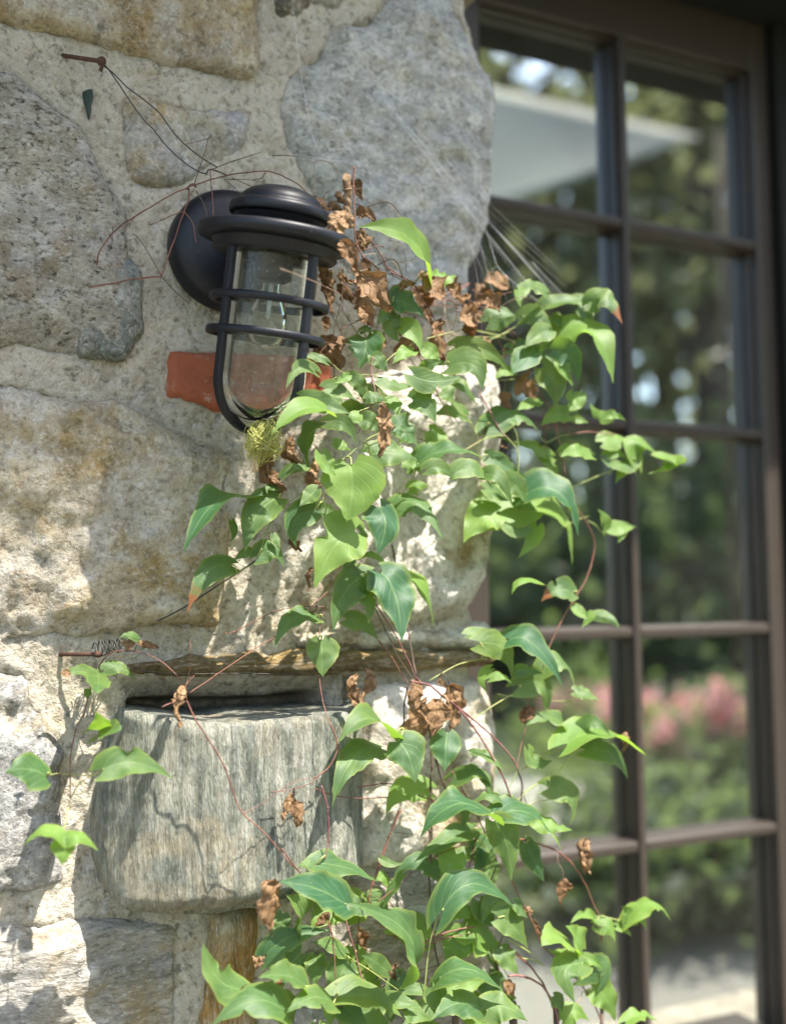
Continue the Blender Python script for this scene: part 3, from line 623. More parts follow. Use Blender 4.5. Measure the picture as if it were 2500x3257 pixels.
df = N(t, 'ShaderNodeBsdfDiffuse'); df.inputs[0].default_value = (.6,.58,.52,1); m2 = N(t, 'ShaderNodeMixShader'); co = coords(t)
L(t, ramp(t, tex(t, co, 300, 6, .75), [(.40, .02), (.62, .06), (.68, .55)]), m2.inputs[0]); L(t, ms.outputs[0], m2.inputs[1]); L(t, df.outputs[0], m2.inputs[2]); L(t, m2.outputs[0], nn['Material Output'].inputs[0])
def jar(r, zb, h): return [(r, -40), (r, -200), (r, zb)]+[(r*math.cos(a), zb-h*math.sin(a)) for a in [i/12*math.pi/2 for i in range(1,12)]]+[(.5, zb-h)]
lath('glass_jar', jar(143, -450, 138), gj)
lath('glass_jar_lining', jar(134, -448, 126), gj)
lath('lamp_socket', [(1,-62),(62,-62),(62,-130),(44,-140),(30,-142),(1,-142)], BLACK, 32)
lath('bulb', [(28,-142),(30,-165),(52,-215),(66,-260),(64,-300),(46,-335),(20,-350),(.5,-353)], gj, 32)
lath('bulb_stem', [(.5,-142),(9,-146),(7,-230),(12,-250),(.5,-258)], simple('frosted_stem', (.5,.5,.48), .3), 12)
bc = W(722, 806, D0+.004); MBk = Matrix(((1,0,0,bc.x),(0,0,1,bc.y),(0,1,0,bc.z),(0,0,0,1)))
kb = pxm(bc); rb = 192
MB().lathe([(rb*kb,0),(rb*kb,-.010),((rb-3)*kb,-.016),((rb-10)*kb,-.022),((rb-26)*kb,-.027),((rb-60)*kb,-.030),(.0005,-.031)], MBk, 72).build('backplate', BLACK, lamp)
for q in (-1, 1): MB().lathe([(.0001,-.0215),(.0035,-.0215),(.0042,-.020),(.0042,-.012)], MBk @ Matrix.Translation((-.0465*abs(q)+.006*0, q*.0, 0)) if q < 0 else MBk @ Matrix.Translation((-.012,0,-.0)) @ Matrix.Translation((0,-.0455,0)), 16).build('screw', RUSTY, lamp)
mb = MB()
for i, (z0_, z1_) in enumerate(((18,124),)):
    h = 58
    pts = []
    for yy in (lc.y-.0, -D0-.018):
        for a in range(12):
            q = a/12*2*math.pi; pts.append(Vector((lc.x+math.copysign(abs(math.cos(q))**.5, math.cos(q))*h*k_+.001, yy, lc.z+((z0_+z1_)/2+math.copysign(abs(math.sin(q))**.5, math.sin(q))*(z1_-z0_)/2)*k_)))
    # the arm leaves the middle of the backplate's upper part and runs out to the neck
    for a in range(12): pts[12+a] = pts[12+a]+Vector(((bc.x-lc.x)*.9, 0, 0))
    mb.add(pts, [(a, (a+1)%12, 12+(a+1)%12, 12+a) for a in range(12)]+[tuple(range(12)), tuple(range(12,24))[::-1]])
bevel(mb.build('arm', BLACK, lamp, True), .002)

# ------------------------------------------------------------------ nails and wires
def pts(ox, oy, sc, s, z, z2=None):
    q = [float(x) for x in s.replace(',', ' ').split()]; m = len(q)//2; out = []
    for i in range(m):
        n = z if z2 is None else z+(z2-z)*i/max(1, m-1)
        out.append(W(ox+q[2*i]/sc, oy+q[2*i+1]/sc, D0+n/100))
    return out
a = W(172,172,D0-.01); b2 = W(318,194,D0+.045)
nail = empty('iron_spike', a, 'rusty iron spike with a lumpy head, high on the left of the wall', 'nail')
MB().tube([a, a.lerp(b2,.5), b2], [.0019,.0021,.0021], 10).build('shank', RUSTY, nail)
mb = MB(); d_ = (b2-a).normalized()
mb.tube([b2-d_*.001, b2+d_*.001, b2+d_*.004, b2+d_*.006], [.002,.0042,.0046,.002], 10); mb.tube(spline([b2+Vector((0,0,.002)), b2+Vector((.002,-.002,-.004)), b2+Vector((.001,.001,-.009))]), .0018, 7); mb.build('head', RUSTY, nail)
a = W(150,2081,D0-.008); b3 = W(311,2081,D0+.035)
nail2 = empty('iron_spike', a, 'rusty iron spike above the small blue-grey stone, low on the left of the wall', 'nail')
MB().tube([a, a.lerp(b3,.5), b3], [.0022,.002,.002], 10).build('shank', RUSTY, nail2); MB().tube([b3-(b3-a).normalized()*.002, b3+(b3-a).normalized()*.002], [.0031,.0029], 10).build('head', RUSTY, nail2)
wr = empty('tie_wire', b2, 'thin dark wire slung from the upper spike to the twigs over the lamp', 'wire')
for s in ('545,325 610,410 690,530 770,640 820,690 900,790 990,870 1060,915 1110,932', '550,350 600,385 680,465 740,510 850,600 930,710 1010,790 1090,850 1165,895'):
    MB().tube(spline(pts(0,0,1.68,s,4.2,6)), .0007, 5).build('strand', WIRE, wr)
w2 = empty('tie_wire', b3, 'thin wire wound round the lower spike and strung up to the leaves', 'wire')
MB().tube(spline(pts(550,1400,1.8667,'-90,1075 0,1030 80,985 270,862 420,765 490,715',4,7)), .0008, 5).build('strand', WIRE, w2)
r_ = random.Random(3); c0 = W(347,2058,D0+.03); cp = []
for i in range(60):
    q = i*.9; cp.append(c0+Vector((.012*(i/60-.5)*2, 0, .003*(i/60-.5)))+Vector((r_.uniform(-.003,.003), math.cos(q)*.006, math.sin(q)*.006+r_.uniform(-.002,.002))))
MB().tube(spline(cp,3), .0006, 5).build('coil', WIRE, w2)
MB().tube(spline(pts(0,1950,1.68,'640,285 800,312 1000,325 1300,322 1680,332',3,5)), .0005, 4).build('strand', WIRE, w2)

# ------------------------------------------------------------------ the vines
vine = empty('clematis_vine', (W(1500,3200,D0+.05).x, -D0-.06, 0), 'leafy green clematis vine climbing the wall corner over the lamp and across the window', 'climbing plant')
dry = empty('dried_vine', (lc.x+.03, -D0-.05, lc.z+.09), 'bare red-brown vine twigs and dried curled leaves hanging around the lamp', 'dead plant')
CR = {'A':(900,850,2.1,8.), 'B':(1500,800,1.68,8.), 'C':(550,1400,1.8667,8.), 'D':(0,1950,1.68,7.), 'E':(1000,1900,1.4,8.), 'F':(1500,1800,1.68,8.), 'G':(600,2500,1.8667,9.), 'H':(1400,2500,1.527,9.), 'T':(0,0,1.68,9.), 'U':(800,0,1.68,9.), 'I':(1000,1100,2.4,8.), 'J':(1250,2450,2.7133,9.)}
STEMPX = []      # photograph pixel + depth of stem samples, so that leaves hang from the stem they grow on
def stem(g, m, wpx, s, z=None, z2=None, par=None, name='stem'):
    ox, oy, sc, zd = CR[g]; z = zd if z is None else z
    P_ = spline(pts(ox, oy, sc, s, z, z2), 6); q = [float(x) for x in s.replace(',', ' ').split()]; mm_ = len(q)//2
    if par is None:
        for i in range(mm_-1):
            for f in (0,.2,.4,.6,.8):
                zz = z if z2 is None else z+(z2-z)*(i+f)/(mm_-1)
                STEMPX.append((ox+(q[2*i]*(1-f)+q[2*i+2]*f)/sc, oy+(q[2*i+1]*(1-f)+q[2*i+3]*f)/sc, zz))
    r0 = wpx/sc/2*pxm(P_[0]); n = len(P_); sd = len(STEMPX)*.37
    rs = [r0*(1.0-.22*i/n)*(1+.16*mnoise.noise((i*.7, sd, 0))) for i in range(n)]
    P_ = [p+Vector(mnoise.noise_vector((i*.35, sd, 1)))*r0*.9 for i, p in enumerate(P_)]
    mb = MB().tube(P_, rs, 7)
    if m is not STEM_GREEN and wpx/sc > 2.6:      # swollen nodes
        for i in range(6, n-3, 13): mb.tube([P_[i]*.6+P_[i-1]*.4, P_[i], P_[i]*.6+P_[i+1]*.4], [rs[i]*.9, rs[i]*1.5, rs[i]*.9], 7)
    return mb.build(name, m, par or vine)
R, PU, DK, GR, PL = STEM_RED, STEM_PURPLE, STEM_DARK, STEM_GREEN, STEM_PALE
for g, m, wp, s, z, z2 in [
 ('D',R,7,'520,305 560,240 620,205 720,205 820,235 900,290 960,350 995,400',3,9), ('D',R,7,'520,305 485,400 470,450 455,530 410,620 380,760 375,860 378,990',3,6.5), ('D',GR,5,'378,990 355,1100 335,1212',6.5,11), ('D',GR,5,'376,862 310,858 252,870',6,8), ('D',GR,5,'378,866 480,868 520,870',6,9), ('D',GR,7,'380,985 440,900 556,836',6.5,12),
 ('C',R,7,'100,1500 250,1400 440,1270 600,1170 700,1100 800,1010 920,900',10,8), ('D',R,9,'1000,470 1040,560 1110,670 1190,800 1240,940 1300,1070 1420,1180 1570,1360',11.5,13), ('G',R,9,'550,370 640,490 720,580 820,660',13,12),
 ('D',R,4,'1015,145 1020,250 1010,340 992,395',8,10), ('D',R,4,'1038,335 995,392 1000,470',10,10), ('D',R,7,'865,502 960,460 1000,420',11,10), ('D',R,4,'1305,1070 1400,1020 1560,910 1680,880',12.5,12), ('D',R,5,'1445,958 1600,935 1700,885',11,11),
 ('C',R,6,'310,1140 360,1140 600,1020 760,990 900,990',6,8), ('C',DK,4,'360,1150 410,1190 450,1285',6,7),
 ('C',PU,9,'1060,680 1080,760 1130,860 1220,1000 1300,1120 1390,1290 1440,1400 1485,1445',8,9), ('C',DK,8,'1190,980 1260,1120 1330,1270 1425,1425',7,8), ('C',R,9,'1220,1190 1300,1290 1370,1410 1398,1455',8,8),
 ('C',DK,13,'1300,620 1330,770 1390,1000 1400,1150 1420,1280 1445,1390',4,7), ('C',R,6,'910,970 880,1080 865,1190',8,9), ('C',R,7,'870,1400 890,1550 935,1690',9,11), ('E',R,7,'70,560 100,640 95,700 60,760 0,805',11,11),
 ('G',PU,11,'790,0 825,130 828,300 808,440',11,11), ('E',R,5,'100,640 130,735',11,10), ('E',DK,9,'415,395 400,480 395,605',8,8), ('E',PU,10,'430,370 510,390 570,440 640,490 760,590 860,690 905,770',9,9), ('E',DK,9,'905,770 925,850 910,960 900,1010',9,9),
 ('E',PU,10,'640,490 700,570 780,690 840,800 885,912',9,10), ('E',PU,5,'950,450 940,560 915,680 900,765',8,9), ('E',DK,4,'920,850 940,900 950,945',9,9), ('E',DK,11,'515,600 522,700 520,800 515,1000 520,1210',5,6), ('E',DK,11,'470,470 500,560 550,760 580,850 605,935',7,6),
 ('E',R,7,'610,770 660,860 720,960 760,1050',7,8), ('E',R,6,'190,845 300,830 350,832',8,8), ('E',R,6,'0,850 60,875 150,893 330,893',10,8), ('E',R,7,'460,880 540,910 600,955',7,7), ('E',R,8,'385,945 340,1050 290,1200 255,1290',8,8), ('G',R,10,'1250,140 1190,300 1120,480 1080,620 1062,740',8,8),
 ('E',R,7,'880,1065 930,1080 1010,1100 1080,1130 1150,1190 1200,1270',8,8), ('H',R,7,'400,255 500,290 590,330 660,400 710,490 750,590 777,632',8,8), ('H',DK,4,'585,308 650,265 690,245 722,245 722,270',8,8), ('H',PL,3,'568,325 572,370 595,410 598,450',8,8),
 ('E',GR,5,'770,270 640,300 510,372',8,9), ('E',GR,5,'910,415 800,480 690,552',8,9), ('E',GR,4,'815,430 860,440 950,445 1060,462 1160,460',8,8), ('E',GR,6,'1120,670 1030,700 920,772',8,9), ('E',GR,7,'1145,700 1080,780 960,850 890,920',9,9), ('E',GR,4,'1060,895 960,920 870,962',9,9),('E',GR,4,'905,770 860,860 800,960 790,1030',9,9),
 ('B',R,9,'430,845 450,950 480,1080 510,1260 560,1370 620,1460 655,1560 635,1680',7,7), ('F',R,8,'640,-10 600,90 545,180 480,290 430,400 380,540',7,8), ('B',R,7,'270,680 320,705 350,740 430,850',7,7), ('B',PU,7,'445,850 490,920 525,977',7,7), ('B',R,7,'380,830 390,930 395,1070',4,4), ('B',R,7,'525,977 620,965 770,977',7,6),
 ('B',GR,5,'765,985 755,1100 745,1185 725,1180',6,7), ('B',GR,6,'430,1275 510,1268 600,1230 720,1180 870,1118',7,7), ('B',GR,5,'330,930 360,980 400,1020 460,990 525,977',7,7), ('B',PU,9,'40,750 100,860 160,970 190,988',8,9), ('B',GR,5,'180,985 90,990 0,1040 -60,1070',9,9), ('B',GR,6,'190,995 240,1060 250,1190',9,9), ('B',DK,7,'70,935 60,985 0,1040 -70,1110',8,8),
 ('B',GR,5,'470,1480 560,1435 630,1415',7,5), ('B',GR,6,'620,1440 660,1460 700,1505 735,1495 745,1470',6,6),('B',R,5,'0,310 90,345 210,420 280,500',6,6),('B',GR,5,'0,420 150,455 260,500',7,7),('B',GR,5,'0,530 100,470 200,420 330,350',7,7),
 ('A',PU,10,'700,0 800,70 900,170 980,290 1040,400 1090,520 1130,640',9,8), ('A',R,9,'610,0 680,110 720,220 760,350 820,530 900,590 960,680 1000,770 1040,860',10,10), ('A',DK,7,'720,40 830,110 910,200 960,290 1020,470 1060,490 1095,580 1060,700 1030,860',8,9), ('A',R,7,'470,90 520,180 565,230',10,10),
 ('A',PU,10,'600,600 590,725 612,820 590,930 500,1110',12,14), ('A',PU,9,'590,730 650,850 682,955',12,13), ('A',DK,5,'400,190 400,280 450,370 500,450',10,10), ('A',R,6,'1000,255 1130,265 1280,300 1400,340',7,6), ('A',R,8,'1235,110 1080,190 980,250',6,7), ('A',R,6,'1060,200 1200,260 1330,310',6,6), ('A',R,6,'1210,200 1330,270 1440,340 1540,470',6,6),
 ('A',GR,7,'840,525 950,480 1200,420 1340,430 1480,460',10,7), ('A',GR,6,'1080,460 1300,465 1450,470 1570,500',8,7), ('A',GR,6,'820,530 720,600 610,720',10,12), ('A',GR,6,'290,610 400,700 500,715 590,718 740,715',13,12), ('A',GR,6,'290,790 330,750 400,715',13,12), ('A',GR,6,'1150,640 1250,560 1400,480 1510,430',8,7), ('A',GR,6,'610,725 740,780 880,790',12,11), ('A',GR,6,'1440,755 1600,745',7,7),
 ('A',DK,6,'20,1080 80,1180 140,1300',7,7), ('A',DK,6,'230,1200 260,1340 310,1430',7,8), ('A',GR,8,'330,1330 340,1300 420,1270 560,1150 690,1090',14,13), ('A',GR,7,'480,970 600,930 750,880 1010,830',12,10), ('A',PU,7,'1040,870 1090,960 1140,1040',10,9), ('A',GR,6,'1040,870 1130,910 1230,1010 1300,1140 1315,1280 1320,1560',10,8), ('A',DK,4,'1090,1400 1030,1530 960,1690 900,1860',6,6),('A',GR,6,'1520,1040 1560,1120 1575,1280 1565,1400',9,9),('A',DK,6,'900,1140 1000,1180 1070,1220',7,7),('A',R,6,'1310,830 1360,920 1450,1100',8,8),
 ('C',GR,6,'650,390 760,320 900,205',8,9), ('C',GR,6,'630,400 560,540 520,670',8,8), ('C',GR,5,'480,735 380,790 275,860',7,7), ('C',GR,5,'625,280 650,360 660,385',9,8), ('C',GR,5,'920,250 880,400',8,8), ('C',GR,5,'1430,210 1310,390 1230,470',8,8), ('C',GR,4,'1520,230 1390,420 1330,520',8,8),
 ('G',PU,11,'920,740 950,860 990,990 1030,1140 1110,1220 1170,1285 1260,1370',10,11), ('G',R,10,'830,800 855,900 870,1050 876,1270',11,12), ('G',R,12,'1380,940 1500,880 1600,850 1700,838',8,8), ('G',R,9,'1390,965 1500,910 1700,878',8,8), ('G',DK,9,'1005,1220 1140,1130 1280,1045',7,7), ('G',DK,8,'1080,1275 1180,1150 1245,1080',7,7), ('G',DK,7,'1020,700 1010,830 1000,990 975,1080',7,7),
 ('G',DK,12,'1440,20 1440,300 1430,600 1450,850 1480,1050 1570,1260',5,6), ('G',DK,5,'1260,1130 1380,1095 1500,1060',6,6), ('G',GR,9,'1490,740 1440,900 1410,1100 1380,1420',11,11), ('G',GR,7,'790,1215 900,1180 1030,1158',11,11), ('G',GR,6,'900,985 1100,1110 1250,1215',9,9), ('G',DK,4,'880,110 940,230 1020,375',4,4), ('G',DK,4,'1215,275 1300,282 1370,292',5,6), ('G',R,6,'1120,690 1250,590 1330,510',9,9), ('G',R,6,'1420,450 1500,400 1620,350',8,8),
 ('G',DK,4,'1015,690 1040,660 1110,660 1180,675 1215,720',7,7), ('G',DK,5,'1140,580 1220,640 1270,720 1275,780',7,7), ('G',GR,6,'1310,1080 1300,1160 1390,1215',10,10),
 ('H',DK,20,'170,570 200,700 260,820 290,930 330,1070 350,1180',6,6), ('H',DK,9,'240,480 260,420 275,385',7,7), ('H',R,8,'340,450 400,570 460,690 500,780 590,860',8,8), ('H',DK,8,'320,610 310,700 280,790',8,8), ('H',R,11,'330,780 420,860 490,950 540,1050 562,1140',8,8), ('H',PU,12,'330,920 420,930 500,980 550,1060 575,1160',9,9), ('H',R,8,'590,860 680,960 740,1050 785,1160',8,8), ('H',PL,5,'620,1025 590,1110 575,1150',8,8), ('H',PL,5,'695,995 650,1070 580,1120',8,8),
 ('H',GR,6,'780,630 840,645 905,660',8,8), ('H',GR,6,'770,640 738,685 755,692',8,8), ('H',GR,7,'330,745 420,800 500,870',8,8), ('H',GR,7,'340,825 440,845 500,870',8,8), ('H',GR,6,'240,830 300,880 330,930',8,8), ('H',DK,7,'230,560 235,720 260,850',6,6),('H',DK,6,'180,770 100,820 0,865',7,7),('H',R,8,'130,420 155,340 180,200',6,6),
 ]: stem(g, m, wp, s, z, z2)
# the main stems carry on down to the ground
for (x, y, z, wd) in ((1630,3250,6,.0042),(1768,3240,8.5,.003),(1440,3200,6,.0032),(1068,3200,12,.002),(1915,3260,8,.002)):
    a = W(x, y, D0+z/100); b2_ = Vector((vine.location.x+(x-1500)*.00008, -D0-.07, .0))
    MB().tube(spline([a+Vector((0,0,.02)), a.lerp(b2_,.3)+Vector((.01,-.01,0)), a.lerp(b2_,.65)+Vector((-.012,.01,0)), b2_]), [wd*(1+.5*i/18) for i in range(19)], 8).build('stem', STEM_DARK, vine)
# bare twigs over the lamp: the dried vine
for g, m, wp, s, z, z2 in [
 ('T',R,8,'520,1415 540,1330 620,1230 700,1170 800,1110 920,1040 1010,1000 1130,960 1250,930 1420,915 1520,945 1600,990 1670,1070',4,13), ('T',R,9,'1010,1000 1010,1060 985,1130 950,1230 900,1370 865,1475',7,6), ('T',R,10,'485,1535 600,1515 720,1490 865,1478',4,6), ('T',DK,5,'862,1470 800,1360 740,1270 708,1248',6,4), ('T',DK,5,'865,1480 940,1560 1010,1622',6,5),
 ('T',R,5,'985,1130 900,1160 810,1200 800,1190',7,4), ('T',R,5,'985,1130 1030,1190 1045,1270 1050,1295',7,8), ('T',DK,6,'1040,985 1070,890 1100,800 1115,740 1132,718',7,6), ('T',R,4,'1115,740 1060,755 990,772',6,4), ('T',DK,6,'1125,910 1250,860 1390,815',7,5), ('T',R,7,'1125,905 1130,1000 1140,1100 1140,1190',7,9), ('T',DK,6,'1050,1020 1090,1090 1110,1162',8,8),
 ('T',DK,4,'1200,960 1330,960 1410,980 1447,1012',8,8), ('T',R,5,'1240,950 1330,990 1422,1022',8,9), ('T',DK,4,'605,1210 600,1300 585,1330',4,4), ('T',DK,5,'1420,920 1400,950 1350,962',8,7), ('T',DK,4,'1200,960 1250,1000 1300,1045',7,6), ('T',DK,9,'1105,925 1130,905 1210,935',7,7), ('T',DK,14,'1000,1010 1030,985 1050,1000',7,7), ('T',PL,3,'520,1410 550,1310 600,1250',4,4),
 ('U',R,10,'550,890 545,1000 550,1150 560,1300 600,1380',17,17), ('U',PL,5,'340,1040 335,900 350,857 420,870 460,920 480,955',8,10), ('U',R,4,'550,1010 610,1070 672,1112',11,9), ('U',DK,5,'115,832 190,831 255,838',5,6), ('U',DK,4,'170,805 222,742',5,5), ('U',PU,9,'560,1240 640,1290 700,1380 740,1450 830,1490 900,1560',11,9), ('U',R,9,'590,1370 660,1420 710,1500 742,1600',12,11), ('U',PL,4,'590,1365 700,1360 800,1440',11,9),
 ('U',PL,5,'155,1435 290,1485 390,1530 475,1575 495,1640',23,16), ('U',DK,5,'495,1500 480,1600 470,1680',14,14), ('U',DK,4,'640,1290 740,1335 795,1310',10,9), ('U',PL,4,'500,955 495,890 500,870',10,10), ('U',DK,5,'370,1070 405,1025',12,12), ('U',R,5,'1165,1515 1060,1590 950,1640',6,7), ('U',DK,4,'1240,1500 1280,1450 1310,1420',6,6), ('U',DK,4,'760,1480 700,1440 620,1420',9,10),
 ('U',DK,4,'840,1400 800,1460 830,1520',8,8), ('U',R,5,'890,1640 1040,1600 1200,1660',7,6), ('A',DK,6,'340,440 370,300 400,200',11,11), ('A',DK,6,'720,640 650,560 700,500',9,9), ('A',R,6,'150,830 220,650 300,560',9,9), ('A',R,6,'380,420 540,340 620,300',9,9)]: stem(g, m, wp, s, z, z2, dry)

stem('U', stem_mat('split_bark', (.16,.085,.04), (.34,.22,.12), .8, 60), 46, '508,948 512,1010 508,1080 518,1150 530,1215', 15, 14, dry)
rq = random.Random(21)
for i in range(42):
    x, y = (rq.uniform(1010,1250), rq.uniform(640,1150)) if i < 24 else (rq.uniform(1200,1620), rq.uniform(900,1130))
    a = rq.uniform(-.4,2.2); ln = rq.uniform(60,190); z = 9+rq.uniform(-3,4) if i < 24 else 6+rq.uniform(-2,3); bx_, by_ = rq.uniform(-40,40), rq.uniform(-40,40)
    q = [(x, y), (x+math.cos(a)*ln*.5+bx_, y+math.sin(a)*ln*.5+by_), (x+math.cos(a)*ln, y+math.sin(a)*ln)]
    stem('T', rq.choice((R,DK,DK,PL,R)), rq.choice((4,5,6))*1., ' '.join('%f %f' % (a_*1.68, b_*1.68) for a_, b_ in q), z, z+rq.uniform(-2,2), dry, 'twig')
def leafmesh(b_, c_, t_, width, kind, seed, facing, fold, wave, curl):
    r = random.Random(seed); n = 22; m = 5
    prof = [(0,.30),(.05,.62),(.12,.87),(.22,1.),(.34,.98),(.5,.83),(.65,.60),(.8,.33),(.9,.15),(1.,.0)] if kind != 'r' else [(0,.2),(.1,.6),(.25,.95),(.4,.85),(.55,1.),(.7,.7),(.85,.45),(1.,.05)]
    def pw(t):
        for i in range(len(prof)-1):
            if t <= prof[i+1][0]: a, b2 = prof[i], prof[i+1]; return a[1]+(b2[1]-a[1])*(t-a[0])/(b2[0]-a[0])
        return 0
    Lh = (b_-c_).length+(t_-c_).length; vs, uv, fs = [], [], []
    ph = r.random()*6.28; fq = 1.5+r.random()*1.6; asym = r.uniform(-.1,.1); tw = r.uniform(-.5,.5)
    bites = [(r.choice((-1,1)), r.uniform(.2,.85), r.uniform(.02,.07), r.uniform(.2,.7)) for q in range(r.choice((0,0,0,1,2)))]
    for i in range(n+1):
        t = i/n; p = b_*(1-t)**2+c_*2*t*(1-t)+t_*t*t; tg = ((c_-b_)*(1-t)+(t_-c_)*t).normalized()
        nv = facing-tg*facing.dot(tg); nv.normalize(); sd = tg.cross(nv).normalized()
        if tw: q = Matrix.Rotation(tw*t*t, 3, tg); nv = q @ nv; sd = q @ sd
        hw = width*.5*pw(t)
        for j in range(-m, m+1):
            s = j/m; back = -.16*Lh*(abs(s)**1.6)*max(0, 1-t/.22)*(1 if kind != 'r' else .3)
            if kind == 'r':
                ang = s*curl*(1+.5*mnoise.noise((seed, t*3, 0))); rad = hw/max(.3, abs(curl)); x = math.sin(ang)*rad; z = (1-math.cos(ang))*rad*(1 if fold > 0 else -1)
                cr = Vector(mnoise.noise_vector((seed*1.7+s*1.5, t*4.5, seed)))*Lh*.10+Vector(mnoise.noise_vector((seed*2.3+s*3.5, t*11, seed)))*Lh*.05
                edge = 1.12+.4*mnoise.noise((seed+5, t*9, s*2))
                q = p+sd*x*edge+nv*z+cr
            else:
                x = s*hw*(1+asym*(1 if s > 0 else -1)); x *= 1-sum(dp*math.exp(-((t-tt_)/ww)**2) for sg, tt_, ww, dp in bites if sg*s > 0)*abs(s)**2; z = fold*abs(s)**1.3*hw+wave*hw*math.sin(fq*6.28*t+ph+(1.7 if s > 0 else 0))*abs(s)**1.6
                z += .10*hw*mnoise.noise((seed+s*1.2, t*3.5, 2.))
                q = p+sd*x+nv*z+tg*(back+.02*Lh*mnoise.noise((seed, t*14, s*2))*abs(s))
                q = q+sd*(.035*width*mnoise.noise((seed+9, t*16, 0))*abs(s)*s)
            vs.append(q); uv.append((.5+s*.5, t))
    k = 2*m+1
    for i in range(n):
        for j in range(k-1): fs.append((i*k+j, i*k+j+1, (i+1)*k+j+1, (i+1)*k+j))
    return vs, fs, uv
ALL = []
def leaves(g, text, kind='g'):
    ox, oy, sc, zd = CR[g]
    for ln in text.split(';'):
        q = ln.split()
        if len(q) < 7: continue
        v = [float(x) for x in q[:7]]; kd = kind; z = None; br = 0
        for e_ in q[7:]:
            if e_ in 'gyr': kd = e_
            elif e_ == 'B': br = 1
            else: z = float(e_)
        ALL.append((g, [ox+v[0]/sc, oy+v[1]/sc, ox+v[2]/sc, oy+v[3]/sc, ox+v[4]/sc, oy+v[5]/sc, v[6]/sc], kd, z, br))
leaves('C', '''455 345 250 330 65 665 150;625 340 480 440 430 665 200;465 655 420 670 355 720 65;505 690 600 640 660 755 125;345 740 190 770 85 1030 165 B;850 410 700 470 735 640 170;1060 150 1075 320 1030 490 390 y 15;
1080 540 950 610 840 880 330 y 14;1150 800 1010 890 945 1150 215;1240 790 1330 920 1360 1200 260;1230 400 1270 520 1210 690 230 12;1310 390 1470 360 1600 590 110;855 1050 700 1040 600 1240 125;880 1190 885 1290 890 1405 195;1030 1060 1140 1080 1220 1190 115 B;
1130 880 1170 970 1160 1090 110;1380 800 1500 880 1550 1130 65 y;640 280 570 270 560 320 55;650 210 720 145 785 190 55;880 410 930 405 990 460 60;850 300 790 370 760 420 110;1060 690 1040 740 1000 790 70;1110 480 1140 560 1150 660 45;1240 720 1170 665 1090 720 45 y;600 560 620 600 640 640 50;350 480 370 550 345 600 50''')
leaves('A', '''730 230 830 230 955 345 150;740 300 670 320 630 390 85;555 470 560 550 510 680 275;740 330 710 420 785 500 130;790 390 880 440 925 570 140 y;870 560 800 580 730 645 95 y;940 540 1005 580 1040 645 110 y B;290 630 200 590 90 610 60 16;210 690 100 650 20 815 110 17;450 730 530 800 545 930 105;
280 810 390 820 485 890 115;440 720 390 750 340 775 65 y;600 590 650 640 700 700 110;870 720 1000 770 1190 730 175 14;930 680 990 640 1065 630 90;640 760 760 790 880 790 90;870 890 950 910 1020 1045 190 13;1110 660 1290 630 1330 822 185;1170 740 1130 780 1070 800 75;1160 770 1210 790 1295 920 60;1150 530 1350 530 1515 700 125;
1060 830 1110 860 1145 935 100;130 880 290 920 455 980 160 17;285 960 120 930 -75 1115 140 y 19;300 1030 430 1030 490 1190 120 16;510 980 470 1010 420 1070 95 y 16;310 1060 150 1110 185 1385 125;580 1250 740 1230 895 1290 190 13;750 1060 830 1100 905 1210 170;530 1020 600 1040 660 1115 135 14;980 1090 1050 1140 1065 1235 140 y;
900 1310 1100 1200 1335 1275 110;700 890 760 920 760 990 115 y;830 1340 880 1320 925 1390 100 y;960 1350 1060 1330 1155 1430 105 12;1150 1370 1300 1340 1395 1490 105 12;1360 1380 1450 1400 1530 1590 115 12;1370 1270 1470 1320 1645 1425 125;1480 1420 1580 1470 1620 1590 150;1350 1480 1420 1510 1530 1570 110;1370 365 1480 310 1595 350 170;
520 420 560 405 605 445 60;150 1330 80 1345 0 1400 95;230 1480 170 1530 110 1600 115;340 1170 400 1190 455 1225 75 y;560 880 620 860 690 900 80;380 900 330 860 280 870 70;690 1160 640 1200 650 1300 90 12;250 1240 290 1340 360 1400 120 y 15''')
leaves('U', '940 1450 850 1240 580 1212 95 y;960 1470 1035 1480 1092 1468 105 y')
leaves('B', '''400 215 320 170 235 190 75;290 200 245 230 265 300 70 y B;370 305 480 260 630 265 55;540 260 600 310 630 430 105;640 270 720 230 808 395 125 B;270 350 350 340 442 455 110;410 420 340 450 280 520 120;210 520 340 530 442 620 95;330 530 270 590 215 655 145;430 530 530 560 575 705 150;460 570 500 640 542 725 75 y;455 500 660 390 755 702 80 y;
380 620 450 700 440 842 165;430 350 460 375 492 412 70;540 760 530 820 575 865 75 y;590 760 560 830 510 850 60 y;360 800 290 820 230 850 60 y;740 890 670 880 630 803 65 y;720 880 770 870 822 905 50 y;520 870 440 870 365 935 105 y;540 890 580 900 625 915 50 y;90 930 230 830 372 975 65;700 1020 780 1000 862 1015 110 y;720 1090 780 1070 845 1120 60 y;640 1090 550 1060 470 1100 80 y;420 1090 310 1040 185 1020 75 y;
370 1100 430 1150 475 1255 55 y;870 1120 760 1150 685 1098 50;870 1140 815 1160 765 1240 85 y;870 1112 870 990 1025 1115 95 y;1025 1110 1110 1140 935 1190 60 y;300 1290 480 1260 570 1525 105;130 1390 470 1330 535 1690 115 y;170 1460 260 1510 335 1472 65;350 1470 320 1550 245 1640 90 y;230 1330 290 1345 350 1390 75;130 1400 40 1430 -45 1560 200 y;720 1500 715 1430 670 1375 65 y;735 1480 800 1470 885 1470 85 y;790 1480 800 1510 780 1558 65 y;220 640 160 640 125 690 60 y;480 1060 520 1040 470 1140 50 y''')
